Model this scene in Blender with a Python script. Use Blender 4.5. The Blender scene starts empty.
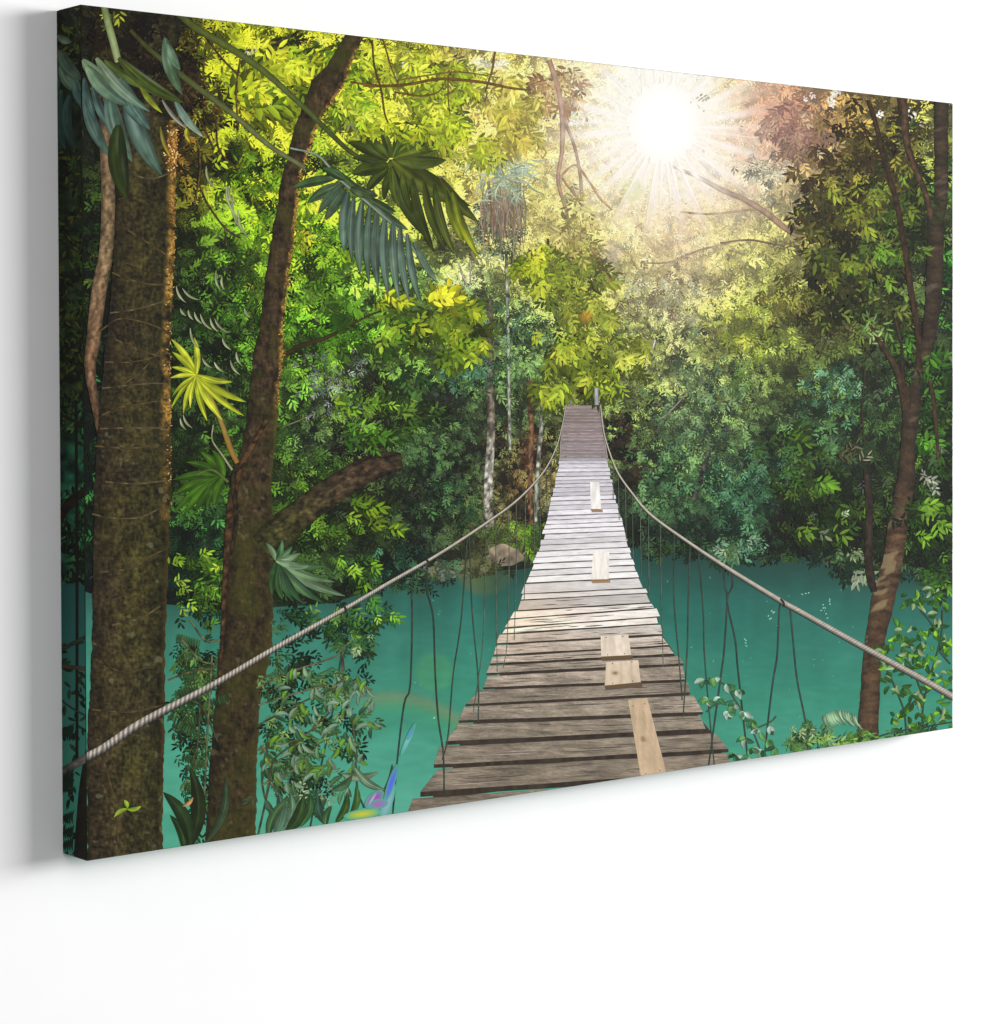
import bpy, math
import numpy as np

# ------------------------------------------------------------------ camera, world, lamps, exposure
scene = bpy.context.scene
W, H, D = 0.90, 0.60, 0.0365            # canvas print: 90 x 60 cm, 3.65 cm deep; front face in the plane y = 0, wall at y = D
CAM_C = np.array([-0.759104, -1.508939, 0.342214])
CAM_E = (1.550423, 0.001602, -0.737049)
FPX, SHX, SHY = 2325.81, 233.427, -91.580

cam_data = bpy.data.cameras.new('camera')
cam = bpy.data.objects.new('camera', cam_data)
scene.collection.objects.link(cam)
scene.camera = cam
cam.location = CAM_C
cam.rotation_euler = CAM_E
cam_data.sensor_fit = 'HORIZONTAL'
cam_data.sensor_width = 36.0
cam_data.lens = FPX / 992 * 36.0
cam_data.clip_start = 0.01
cam_data.clip_end = 100
cam_data.shift_x = -SHX / 992.0
cam_data.shift_y = SHY / 992.0

world = bpy.data.worlds.new('World')
scene.world = world
world.use_nodes = True
world.node_tree.nodes['Background'].inputs['Color'].default_value = (1.0, 1.0, 1.0, 1)
world.node_tree.nodes['Background'].inputs['Strength'].default_value = 0.26


def area(name, loc, target, size, size_y, watts, col=(1, 1, 1)):
    from mathutils import Vector
    l = bpy.data.lights.new(name, 'AREA')
    l.shape = 'RECTANGLE'
    l.size = size
    l.size_y = size_y
    l.energy = watts
    l.color = col
    o = bpy.data.objects.new(name, l)
    scene.collection.objects.link(o)
    o.location = loc
    o.rotation_euler = (Vector(target) - Vector(loc)).to_track_quat('-Z', 'Y').to_euler()
    return o


area('key_softbox', (5.6, -4.0, 1.15), (0.45, 0, 0.3), 5.8, 1.8, 620)
area('fill_softbox', (-1.2, -4.6, 2.2), (0.45, 0, 0.3), 2.6, 2.6, 55)

scene.view_settings.view_transform = 'Standard'
scene.view_settings.look = 'None'
scene.view_settings.exposure = 0
scene.view_settings.gamma = 1
EFRONT = 1.2                           # light falling on the front of the print, for choosing ink reflectances

# ------------------------------------------------------------------ helpers
rng = np.random.default_rng(11)


def rotm(a, b, c):
    ca, sa, cb, sb, cc, sc = math.cos(a), math.sin(a), math.cos(b), math.sin(b), math.cos(c), math.sin(c)
    Rx = np.array([[1, 0, 0], [0, ca, -sa], [0, sa, ca]])
    Ry = np.array([[cb, 0, sb], [0, 1, 0], [-sb, 0, cb]])
    Rz = np.array([[cc, -sc, 0], [sc, cc, 0], [0, 0, 1]])
    return Rz @ Ry @ Rx


ROT = rotm(*CAM_E)


# The motif of the print was measured off the photograph in picture units; these two maps turn
# a measurement into a position ON the front (or on the left edge) of the canvas.
def rays(p):
    d = np.stack([(p[:, 0] - 496 - SHX) / FPX, -(p[:, 1] - 512 - SHY) / FPX, -np.ones(len(p))], 1)
    return d @ ROT.T


def to_front(p):
    d = rays(p)
    t = -CAM_C[1] / d[:, 1]
    q = CAM_C + d * t[:, None]
    return q[:, 0], q[:, 2]


def to_side(p):
    d = rays(p)
    t = -CAM_C[0] / d[:, 0]
    q = CAM_C + d * t[:, None]
    return q[:, 1], q[:, 2]


def front_to_px(x, y, z):
    q = (np.stack([x, y, z], -1) - CAM_C) @ ROT
    return np.stack([496 + SHX - FPX * q[..., 0] / q[..., 2], 512 + SHY + FPX * q[..., 1] / q[..., 2]], -1)


def hexc(s):
    s = s.lstrip('#')
    return np.array([int(s[i:i + 2], 16) / 255 for i in (0, 2, 4)])


def lin(c):
    c = np.clip(c, 0, 1)
    return np.where(c <= 0.04045, c / 12.92, ((c + 0.055) / 1.055) ** 2.4)


TAB = rng.random((256, 256))


def vnoise(x, y, s, seed=0):
    x = np.asarray(x, float) / s + 17.3 * seed + 100
    y = np.asarray(y, float) / s + 9.1 * seed + 100
    xi = np.floor(x).astype(int); yi = np.floor(y).astype(int)
    fx = x - xi; fy = y - yi
    fx = fx * fx * (3 - 2 * fx); fy = fy * fy * (3 - 2 * fy)
    a = TAB[xi & 255, yi & 255]; b = TAB[(xi + 1) & 255, yi & 255]
    c = TAB[xi & 255, (yi + 1) & 255]; d = TAB[(xi + 1) & 255, (yi + 1) & 255]
    return (a * (1 - fx) + b * fx) * (1 - fy) + (c * (1 - fx) + d * fx) * fy - 0.5


def fbm(x, y, s, seed=0, o=3):
    r = 0; a = 1.0
    for i in range(o):
        r = r + a * vnoise(x, y, s / 2 ** i, seed + i * 3)
        a *= 0.55
    return r


# ---- materials
def ink_material(name, rough=0.75):
    m = bpy.data.materials.new(name)
    m.use_nodes = True
    nt = m.node_tree
    b = nt.nodes['Principled BSDF']
    b.inputs['Roughness'].default_value = rough
    b.inputs['Specular IOR Level'].default_value = 0.12
    at = nt.nodes.new('ShaderNodeAttribute'); at.attribute_name = 'ink'
    tc = nt.nodes.new('ShaderNodeTexCoord')
    # cotton weave of the canvas showing faintly through the ink
    mp = nt.nodes.new('ShaderNodeMapping'); mp.inputs['Scale'].default_value = (1, 1, 1)
    nz = nt.nodes.new('ShaderNodeTexNoise'); nz.inputs['Scale'].default_value = 1400
    nz.inputs['Detail'].default_value = 2
    rm = nt.nodes.new('ShaderNodeMapRange')
    rm.inputs['To Min'].default_value = 0.93; rm.inputs['To Max'].default_value = 1.07
    mx = nt.nodes.new('ShaderNodeVectorMath'); mx.operation = 'SCALE'
    nt.links.new(tc.outputs['Object'], mp.inputs['Vector'])
    nt.links.new(mp.outputs['Vector'], nz.inputs['Vector'])
    nt.links.new(nz.outputs['Fac'], rm.inputs['Value'])
    nt.links.new(at.outputs['Color'], mx.inputs[0])
    nt.links.new(rm.outputs['Result'], mx.inputs['Scale'])
    nt.links.new(mx.outputs['Vector'], b.inputs['Base Color'])
    return m


INK = ink_material('printed_ink')


class Ink:
    """collects flat printed shapes for ONE part: vertices in picture units, a height in micrometres above the cloth, a colour"""

    def __init__(self, name, side=False):
        self.name = name; self.side = side
        self.P = []; self.Hh = []; self.C = []; self.F = []; self.n = 0

    def polys(self, P, h, C):
        """P (n,k,2); h (n,) ; C (n,k,3)"""
        n, k, _ = P.shape
        self.P.append(P.reshape(-1, 2)); self.Hh.append(np.repeat(h, k)); self.C.append(C.reshape(-1, 3))
        self.F.append((np.arange(n * k).reshape(n, k) + self.n)); self.n += n * k

    def grid(self, P, h, C):
        """P (a,b,2), C (a,b,3)"""
        a, b, _ = P.shape
        idx = np.arange(a * b).reshape(a, b) + self.n
        f = np.stack([idx[:-1, :-1], idx[:-1, 1:], idx[1:, 1:], idx[1:, :-1]], -1).reshape(-1, 4)
        self.P.append(P.reshape(-1, 2)); self.Hh.append(np.full(a * b, float(h))); self.C.append(C.reshape(-1, 3))
        self.F.append(f); self.n += a * b

    def build(self, parent, name=None):
        P = np.concatenate(self.P); h = np.concatenate(self.Hh) * 1e-6; C = np.concatenate(self.C)
        m = 0.0004
        if self.side:
            y, z = to_side(P)
            co = np.stack([-h, np.clip(y, m, D - m), np.clip(z, m, H - m)], 1)
        else:
            x, z = to_front(P)
            co = np.stack([np.clip(x, m, W - m), -h, np.clip(z, m, H - m)], 1)
        # throw away faces squeezed flat against the border of the print
        F = []
        a_, b_ = (1, 2) if self.side else (0, 2)
        for f in self.F:
            q = co[f]
            ar = np.zeros(len(f))
            k = f.shape[1]
            for i in range(k):
                j = (i + 1) % k
                ar += q[:, i, a_] * q[:, j, b_] - q[:, j, a_] * q[:, i, b_]
            F.append(f[np.abs(ar) > 2e-10])
        F = [f for f in F if len(f)]
        if not F:
            return None
        me = bpy.data.meshes.new(name or self.name)
        nl = sum(f.size for f in F); nf = sum(len(f) for f in F)
        me.vertices.add(len(co)); me.vertices.foreach_set('co', co.astype(np.float32).ravel())
        loops = np.concatenate([f.ravel() for f in F])
        tot = np.concatenate([np.full(len(f), f.shape[1]) for f in F])
        start = np.concatenate([[0], np.cumsum(tot)[:-1]])
        me.loops.add(nl); me.loops.foreach_set('vertex_index', loops.astype(np.int32))
        me.polygons.add(nf); me.polygons.foreach_set('loop_start', start.astype(np.int32))
        me.polygons.foreach_set('loop_total', tot.astype(np.int32))
        me.update(calc_edges=True)
        at = me.color_attributes.new('ink', 'FLOAT_COLOR', 'POINT')
        rgba = np.ones((len(co), 4), np.float32)
        rgba[:, :3] = np.clip(lin(C) / EFRONT, 0, 0.93)
        at.data.foreach_set('color', rgba.ravel())
        me.materials.append(INK)
        o = bpy.data.objects.new(name or self.name, me)
        scene.collection.objects.link(o)
        o.parent = parent
        return o


# ------------------------------------------------------------------ the wall
def simple_mat(name, col, rough=0.9, noise=0.0, scale=40):
    m = bpy.data.materials.new(name); m.use_nodes = True
    nt = m.node_tree; b = nt.nodes['Principled BSDF']
    b.inputs['Roughness'].default_value = rough
    b.inputs['Specular IOR Level'].default_value = 0.1
    nz = nt.nodes.new('ShaderNodeTexNoise'); nz.inputs['Scale'].default_value = scale; nz.inputs['Detail'].default_value = 4
    cr = nt.nodes.new('ShaderNodeValToRGB')
    c = np.array(col)
    cr.color_ramp.elements[0].position = 0.3; cr.color_ramp.elements[1].position = 0.7
    cr.color_ramp.elements[0].color = (*(c * (1 - noise)), 1); cr.color_ramp.elements[1].color = (*np.clip(c * (1 + noise), 0, 1), 1)
    tc = nt.nodes.new('ShaderNodeTexCoord')
    nt.links.new(tc.outputs['Object'], nz.inputs['Vector'])
    nt.links.new(nz.outputs['Fac'], cr.inputs['Fac']); nt.links.new(cr.outputs['Color'], b.inputs['Base Color'])
    return m


me = bpy.data.meshes.new('wall')
me.from_pydata([(-6, D, -4), (8, D, -4), (8, D, 5), (-6, D, 5), (-6, D + .1, -4), (8, D + .1, -4), (8, D + .1, 5), (-6, D + .1, 5)], [],
               [(0, 1, 2, 3), (5, 4, 7, 6), (4, 0, 3, 7), (1, 5, 6, 2), (3, 2, 6, 7), (4, 5, 1, 0)])
me.materials.append(simple_mat('white_wall_paint', (0.9, 0.9, 0.9), 0.9, 0.006, 25))
wall = bpy.data.objects.new('wall', me); scene.collection.objects.link(wall)
wall['kind'] = 'structure'

# ------------------------------------------------------------------ the canvas print: cloth wrapped round its bars
root = bpy.data.objects.new('canvas_print', None)
scene.collection.objects.link(root)
root.location = (0, 0, 0)
root['label'] = 'canvas print of a plank bridge over a turquoise jungle river, hung on white wall'
root['category'] = 'canvas print'


def rounded_box(name, x0, x1, y0, y1, z0, z1, mat, r, parent):
    import bmesh
    bm = bmesh.new()
    bmesh.ops.create_cube(bm, size=1)
    for v in bm.verts:
        v.co = ((x0 + x1) / 2 + v.co.x * (x1 - x0), (y0 + y1) / 2 + v.co.y * (y1 - y0), (z0 + z1) / 2 + v.co.z * (z1 - z0))
    if r > 0:
        bmesh.ops.bevel(bm, geom=list(bm.edges), offset=r, segments=3, profile=0.5, affect='EDGES')
    m = bpy.data.meshes.new(name); bm.to_mesh(m); bm.free()
    m.materials.append(mat)
    o = bpy.data.objects.new(name, m); scene.collection.objects.link(o); o.parent = parent
    return o


cloth_mat = simple_mat('wrapped_canvas_cloth', (0.028, 0.038, 0.014), 0.85, 0.6, 60)
rounded_box('wrapped_canvas', 0, W, 0, D - 0.001, 0, H, cloth_mat, 0.0009, root)

# ------------------------------------------------------------------ colour of the forest, read off the motif
GX = np.array([75, 125, 175, 225, 275, 325, 375, 425, 475, 525, 575, 625, 675, 725, 775, 825, 875, 925], float)
GY = np.arange(30, 30 + 50 * 12, 50).astype(float)
GRID = """
1c1a10 2a2414 2e2814 6a7a1c 8fa428 a8c02c 9aa830 b8c83a d8d090 c8c060 e0d0a8 fff4e0 ffffff d8c090 b08a68 7a6640 6a5e34 5a5830
1a2420 1e2018 2c2a14 6d7d20 a3b02a 9db82c b4c838 c0cc48 dcd890 c8c060 e0d0a8 fff4e0 ffffff d8c090 b08a68 7a6640 6a5e34 5a5830
1a2418 2a2014 4a3818 56661c 94a828 8fae30 a0b838 a8bc40 ccc878 d2c466 e0cca0 fff0e0 ffffff ecd0b0 c09a80 8c7448 6c6a30 748048
14200e 1c2410 4a461a 506c1c 7a9a24 6c8f30 7c9440 98a840 b0b070 c0bc68 d4c898 f0dcc0 fbe8d8 e8d8c4 a8a484 7a7444 5c6428 50602c
141c0e 1a2210 2c3c16 44621c 68901e 608828 5a7840 7a8c48 8c9470 a4a468 b4b458 ccc890 d4caa8 b8be88 90985c 6a6a38 4c5424 3c5028
10180c 16200e 24361a 38561c 5c8820 5a8424 507838 587448 6c8468 8c9c58 94a840 a4b070 a8b48c 92a664 748a40 585c2c 3e4a22 30442a
0e160a 142010 223a1a 2c4c20 4e7c22 44701c 4c7a24 5c7c2c 5c7c40 5c7c50 809838 7c9454 8ca078 80984a 647a3a 4a5428 344424 283c22
0c140a 10200e 264020 2a4024 3c6424 4c6a2c 42602c 405e30 3a5434 3c5c40 70842c 6c7e44 6e8258 5a6e48 4c6238 384e2c 2e4830 2a4028
0c180e 102416 284020 28421c 345a24 445e40 3a4c2c 2c4428 2c4030 3c4834 50603c 4c6440 54704c 4c6444 34503a 2c4a36 284028 2c4424
0c1c12 10281a 2c481c 30501c 3c5c1c 3a5424 304028 284030 303c2c 4c4030 586044 344830 3e6044 385840 243c2c 203424 20301a 2a441c
0a1c14 0e2c1e 1e4028 285030 30501e 385420 283c20 24382a 3a4a30 50503a 40503a 2c4434 284a38 2c503c 1c3024 1c2c1c 202e1a 2a4420
0a2420 0e3028 1c4434 2a5438 30582c 3c5c34 2c4c38 2c4c3c 3c5840 50604a 3c5440 2c4a3c 24483c 244840 1a3a34 1c3830 223c28 2a4824
"""
G = np.array([[hexc(h) for h in row.split()] for row in GRID.strip().split('\n')])
G[0:5, 3:9] *= np.array([.99, .98, .86])


def field(x, y):
    x = x + 30 * vnoise(x, y, 28, 40); y = y + 30 * vnoise(x, y, 28, 41)
    u = np.clip((x - GX[0]) / 50, 0, len(GX) - 1.001); v = np.clip((y - GY[0]) / 50, 0, len(GY) - 1.001)
    i = u.astype(int); j = v.astype(int); fu = (u - i)[..., None]; fv = (v - j)[..., None]
    return (G[j, i] * (1 - fu) + G[j, i + 1] * fu) * (1 - fv) + (G[j + 1, i] * (1 - fu) + G[j + 1, i + 1] * fu) * fv


SUN = np.array([663.0, 127.0])


def glare(x, y):
    """how far the printed picture is washed out by the sun in it"""
    dx = x - SUN[0]; dy = (y - SUN[1])
    r = np.hypot(dx, dy)
    th = np.arctan2(dy, dx)
    ray = 0.5 * np.sin(th * 23 + 1.1 * np.sin(th * 5)) + 0.5 * np.sin(th * 37 + 2 + np.sin(th * 3))
    a = 1 / (1 + (r / 112) ** 2.6)
    a = np.maximum(a, np.where(r < 75, 1 - np.clip((r - 30) / 45, 0, 1) ** 1.3 * .27, 0))
    a = a + 0.27 * ray * np.exp(-((r - 66) / 40) ** 2)
    return np.clip(a, 0, 1)


def washed(x, y, c, k=1.0):
    a = glare(x, y)
    a = (a * (k + (1 - k) * a ** 3))[..., None]
    r = np.hypot(x - SUN[0], y - SUN[1])[..., None]
    warm = np.where(r < 70, 1.0, np.clip(1 - (r - 70) / 150, 0, 1))
    gc = hexc('f4d4b0') * (1 - warm) + hexc('fffaf2') * warm
    return c * (1 - a) + gc * a


# the water: turquoise, deeper in tone towards the far bank
def water_colour(x, y):
    t = np.clip((y - 545) / 260, 0, 1)
    c0, c1, c2, c3 = hexc('1f4a44'), hexc('286e62'), hexc('37886f'), hexc('489c80')
    k = np.array([0, .22, .6, 1.0])
    cs = np.stack([c0, c1, c2, c3])
    c = np.stack([np.interp(t, k, cs[:, i]) for i in range(3)], -1)
    c = c * np.array([1.05, 1.05, 1.06])
    left = np.clip((560 - x) / 260, 0, 1)[..., None]
    c = c * (1 - .6 * left) + (c * 0.5 + hexc('62b898') * .5) * .6 * left
    c = c + (0.035 * fbm(x, y * 2.2, 46, 5) + 0.018 * vnoise(x, y * 1.6, 7, 6) + .012 * vnoise(x, y, 3, 8))[..., None]
    # flare tints of the motif: faint rainbow arc, green disc, warm disc
    r = np.hypot(x - 392, (y - 800) * 1.0)
    for rr, col, s in ((104, 'b08a60', .36), (98, '8a9a58', .30), (90, '4cae74', .25)):
        m = np.exp(-((r - rr) / 5.0) ** 2) * s * (y < 745) * np.clip((x - 350) / 30, 0, 1)
        c = c * (1 - m[..., None]) + hexc(col) * m[..., None]
    for cx, cy, rad, col, s in ((434, 672, 22, '5cae68', .35), (484, 566, 32, '8a8048', .55), (484, 570, 20, '8a9440', .35), (400, 790, 60, '60b4a0', .3)):
        m = np.clip((rad - np.hypot(x - cx, y - cy)) / 6, 0, 1) * s
        c = c * (1 - m[..., None]) + hexc(col) * m[..., None]
    return np.clip(c, 0, 1)


def warm_tint(x, y, c):
    """coloured ghosts the sun leaves in the motif"""
    for cx, cy, rad, col, s in ((786, 118, 46, 'c0707c', .30), (700, 255, 90, 'd89080', .16), (586, 316, 6, 'e09030', .55), (612, 252, 12, 'd8c0d0', .3), (632, 190, 12, 'c0d888', .28),
                                (484, 566, 32, '8a8048', .35)):
        m = np.exp(-(np.hypot(x - cx, y - cy) / rad) ** 2) * s if rad > 15 else np.clip((rad - np.hypot(x - cx, y - cy)) / 2, 0, 1) * s
        c = c * (1 - m[..., None]) + hexc(col) * m[..., None]
    return c


# the far shoreline
topx = np.array([40, 82, 230, 330, 390, 440, 470, 500, 520, 560, 620, 640, 700, 760, 800, 860, 960], float)
topy = np.array([590, 592, 612, 602, 586, 578, 570, 572, 568, 560, 548, 548, 553, 556, 552, 566, 576], float)

# ------------------------------------------------------------------ leaf generators
SH6 = np.array([[0, 0], [.30, .42], [.68, .38], [1, 0], [.66, -.40], [.28, -.38]])
SH4 = np.array([[0, 0], [.45, .45], [1, 0], [.5, -.45]])


def leaves(ink, x, y, L, Wd, ang, h, col, fold=0.12, shape=SH6, wash=0.0, tint=True):
    n = len(x)
    if n == 0: return
    ca, sa = np.cos(ang)[:, None], np.sin(ang)[:, None]
    lx = (shape[:, 0][None] - .5) * L[:, None]; ly = shape[:, 1][None] * Wd[:, None]
    P = np.stack([x[:, None] + lx * ca - ly * sa, y[:, None] + lx * sa + ly * ca], -1)
    lum = col @ np.array([.3, .59, .11])
    col = col * .90 + lum[:, None] * np.array([.106, .10, .075])
    C = np.repeat(col[:, None, :], len(shape), 1)
    C = np.clip(C * np.array([1.01, 1.0, .955]), 0, 1) ** 1.16 * 1.06
    f = 1 + fold * np.sign(shape[:, 1])[None, :] * np.where(rng.random(n) < .5, 1, -1)[:, None]
    C = C * f[..., None]
    if wash > 0:
        C = washed(P[..., 0], P[..., 1], C, wash)
    if tint:
        C = warm_tint(P[..., 0], P[..., 1], C)
    ink.polys(P, h, np.clip(C, 0, 1))


def sprigs(ink, x, y, size, ang, h, col, k=6, elong=.34, wash=0.0, spread=.95, tint=True):
    """twigs with k small leaves each: alternate leaves along the twig and one at its end"""
    n = len(x)
    for j in range(k):
        t = (j + 1) / k
        side = (1 if j % 2 else -1) if j < k - 1 else 0
        a = ang + side * (spread * (1.1 - .45 * t)) + rng.normal(0, .22, n)
        L = size * (.75 + .35 * math.sin(t * 2.6)) * (.8 + .4 * rng.random(n))
        bx = x + np.cos(ang) * size * 1.5 * (t - .5); by = y + np.sin(ang) * size * 1.5 * (t - .5)
        cx = bx + np.cos(a) * L * .5; cy = by + np.sin(a) * L * .5
        c = col * (.88 + .24 * rng.random(n) + .10 * (t - .5))[:, None] + rng.normal(0, .008, (n, 3))
        leaves(ink, cx, cy, L, L * elong * (.8 + .4 * rng.random(n)), a, h + j * .45, c, wash=wash, tint=tint)


def relief(x, y, s, seed):
    """rounded foliage masses: light on top of each, dark beneath"""
    d = s * .33
    return (fbm(x, y + d, s, seed, 2) - fbm(x, y - d, s, seed, 2)) * 1.5


def pts_in(poly, n):
    poly = np.array(poly, float)
    lo, hi = poly.min(0), poly.max(0)
    out = []
    tot = 0
    while tot < n:
        p = lo + rng.random((n * 2, 2)) * (hi - lo)
        ins = np.zeros(len(p), bool)
        j = len(poly) - 1
        for i in range(len(poly)):
            a, b = poly[i], poly[j]
            c = ((a[1] > p[:, 1]) != (b[1] > p[:, 1]))
            with np.errstate(divide='ignore', invalid='ignore'):
                xx = (b[0] - a[0]) * (p[:, 1] - a[1]) / (b[1] - a[1] + 1e-12) + a[0]
            ins ^= c & (p[:, 0] < xx)
            j = i
        out.append(p[ins]); tot += ins.sum()
    return np.concatenate(out)[:n]


def forest(ink, poly, n, size, contrast, h0, h1, seed, gain=1.0, spec=.015, droop=.5):
    k = 6
    p = pts_in(poly, n // k)
    x, y = p[:, 0], p[:, 1]; n = len(x)
    d = rng.random(n)
    a = glare(x, y)
    Lk = contrast * (relief(x, y, 30, seed) * 1.5 + relief(x, y, 12, seed + 20) * .8 + fbm(x, y, 40, seed + 7) * .8 + (d - .6) * 1.5 + rng.normal(0, .22, n))
    Lk = np.clip(Lk, -1.7, .75) * (1 - a) ** 1.5
    base = field(x, y) * (gain + (1.06 - gain) * np.clip(a * 1.8, 0, 1))[:, None]
    foot = np.interp(x, topx, topy) - y
    Lk = Lk - .5 * np.exp(-((foot - 10) / 34) ** 2) * (foot > -20)
    c = base * np.exp(Lk)[:, None]
    warm = np.clip(Lk, -1, 1)[:, None] * (1 - a[:, None])
    c = c * (1 + warm * np.array([.08, .05, -.06])) * np.array([1.03, 1.0, .93])
    c = c + rng.normal(0, .008, (n, 3))
    s = rng.random(n) < spec
    c[s] = c[s] * .55 + np.array([.66, .74, .66]) * .45 * (0.4 + base[s].mean(1, keepdims=True))
    L = size * (0.6 + rng.random(n) * .8)
    ang = (vnoise(x, y, 22, seed + 5) * 5 + rng.normal(0, .8, n)) * (1 - droop) + droop * (math.pi / 2 + rng.normal(0, .9, n))
    sprigs(ink, x, y, L, ang, h0 + d * (h1 - h0), np.clip(c, 0, 1), k=k, wash=.75)


JIT = [0]


def jit(h):
    JIT[0] += 1
    return h + .37 * (JIT[0] % 23)


def spline(pts, step=2.0):
    p = np.array(pts, float)
    if len(p) == 2:
        p = np.array([p[0], (p[0] + p[1]) / 2, p[1]])
    q = np.concatenate([[2 * p[0] - p[1]], p, [2 * p[-1] - p[-2]]])
    out = []
    for i in range(1, len(q) - 2):
        n = max(2, int(np.hypot(*(q[i + 1][:2] - q[i][:2])) / step))
        t = np.linspace(0, 1, n, endpoint=False)[:, None]
        out.append(.5 * (2 * q[i] + (q[i + 1] - q[i - 1]) * t + (2 * q[i - 1] - 5 * q[i] + 4 * q[i + 1] - q[i + 2]) * t ** 2 + (3 * q[i] - q[i - 1] - 3 * q[i + 1] + q[i + 2]) * t ** 3))
    out.append(q[-2][None])
    return np.concatenate(out)


def ribbon(ink, pts, h, col, wash=0.0, cols=5, step=2.0, shade=.35, noise=.12, lit=None, seed=0):
    """pts (x, y, width); a stem, rope or branch"""
    h = jit(h)
    p = spline(pts, step)
    t = np.gradient(p[:, :2], axis=0); t /= np.hypot(t[:, 0], t[:, 1])[:, None] + 1e-9
    nrm = np.stack([-t[:, 1], t[:, 0]], 1)
    u = np.linspace(-.5, .5, cols)
    P = p[:, None, :2] + nrm[:, None, :] * (u[None, :, None] * p[:, None, 2:3])
    s = np.arange(len(p))[:, None] * step
    c = np.asarray(col, float)
    if c.ndim == 1: c = c[None].repeat(len(p), 0)
    else:
        tt = np.linspace(0, 1, len(p)); kk = np.linspace(0, 1, len(c))
        c = np.stack([np.interp(tt, kk, c[:, i]) for i in range(3)], -1)
    C = c[:, None, :] * (1 - shade * (2 * u[None, :, None]) ** 2 * 1.0)
    wn = u[None] * p[:, 2:3]
    C = C * (1 + noise * (1.3 * fbm(s + wn * 0, wn * 1.6 + seed * 7.7, 5, seed) + .8 * vnoise(s, wn * 1.5 + seed, 1.8, seed + 1)))[..., None]
    if lit is not None:
        side, lc, amt = lit
        w = np.clip((u * side - .12) / .38, 0, 1)[None, :] * amt * (0.6 + 1.2 * np.clip(vnoise(s, s * 0 + seed, 9, seed + 2) + .4, 0, 1))
        C = C * (1 - w[..., None]) + hexc(lc) * w[..., None]
    if wash > 0: C = washed(P[..., 0], P[..., 1], C, wash)
    ink.grid(P, h, np.clip(C, 0, 1))


def one_leaf(ink, base, tip, width, col, h, tipcol=None, bend=0.12, n=12, rib=.18, wash=0, sheen=0.0, seed=0, shape=1.0):
    """a long leaf or one finger of a frond, with a lighter midrib"""
    b = np.array(base, float); t = np.array(tip, float)
    d = t - b; nrm = np.array([-d[1], d[0]])
    s = np.linspace(0, 1, n)
    ctr = b + d * s[:, None] + nrm * (bend * np.sin(s * math.pi))[:, None]
    wv = width * np.sin(np.clip(s * .93 + .07, 0, 1) ** shape * math.pi) ** .75
    wv[0] = width * .25; wv[-1] = 0.25
    tn = np.gradient(ctr, axis=0); tn /= np.hypot(tn[:, 0], tn[:, 1])[:, None]
    nn = np.stack([-tn[:, 1], tn[:, 0]], 1)
    h = jit(h)
    u = np.array([-.5, -.36, -.22, -.09, 0, .09, .22, .36, .5]) if n >= 10 else np.array([-.5, -.3, 0, .3, .5])
    P = ctr[:, None] + nn[:, None] * (u[None, :, None] * wv[:, None, None])
    if sheen:
        col = np.asarray(col) * np.array([1.0, 1.0, .88]) * .93; tipcol = None if tipcol is None else np.asarray(tipcol) * np.array([1.0, 1.0, .88]) * .93
    c0 = np.array(col, float); c1 = np.array(tipcol if tipcol is not None else col, float)
    C = c0 + (c1 - c0) * s[:, None]
    C = np.repeat(C[:, None], len(u), 1)
    C = C * np.interp(u, [-.5, -.25, -.06, 0, .06, .3, .5], [.7, .86, .92, 1 + rib * 1.4, 1.1, 1.12, .85])[None, :, None]
    x, y = P[..., 0], P[..., 1]
    C = C * (1 + .35 * vnoise(x, y, 5, seed + 3) + .5 * vnoise(s[:, None] * 6 + seed, u[None] * 22, 2.5, seed + 9))[..., None]
    if sheen:
        m = np.clip(vnoise(s[:, None] * 5 + seed * 5, u[None] * 16 + seed * 3, 2.4, 7) * 2.6 - .15, 0, 1) * sheen * np.sin(s * math.pi)[:, None]
        C = C * (1 - m[..., None]) + np.array([.72, .80, .76]) * m[..., None]
    if wash: C = washed(x, y, C, wash)
    ink.grid(P, h, np.clip(C, 0, 1))


# ------------------------------------------------------------------ 1  forest behind the river
CAN = [(78, 0), (960, 96), (960, 740), (85, 870)]
fp = Ink('printed_forest')
nx, nz = 420, 300
X, Z = np.meshgrid(np.linspace(0, W, nx), np.linspace(0, H, nz), indexing='ij')
P = front_to_px(X, 0 * X, Z)
c = field(P[..., 0], P[..., 1]) * .42
k = glare(P[..., 0], P[..., 1])[..., None]
c = c * (1 + .8 * fbm(P[..., 0], P[..., 1], 14, 2)[..., None] * (1 - k))
c = washed(P[..., 0], P[..., 1], c * (1 - k) + field(P[..., 0], P[..., 1]) * k, .75)
fp.grid(P, 20, np.clip(c, 0, 1))
FARBANK = [(78, 0), (960, 96), (960, 580), (860, 572), (760, 556), (640, 548), (560, 552), (470, 566), (400, 580), (330, 600), (230, 610), (82, 590)]
forest(fp, FARBANK, 120000, 4.6, .62, 60, 110, 3, gain=.86)
forest(fp, FARBANK, 60000, 5.4, .66, 100, 150, 9, gain=1.0, spec=.03)
forest(fp, [(460, 150), (760, 180), (800, 540), (560, 545), (430, 560), (380, 400)], 60000, 2.8, .66, 120, 160, 14, gain=1.0, spec=.03, droop=.65)
forest(fp, [(200, 30), (420, 50), (560, 80), (500, 260), (380, 300), (200, 300)], 20000, 6.5, .8, 130, 170, 22, gain=1.08, spec=.02)


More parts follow.
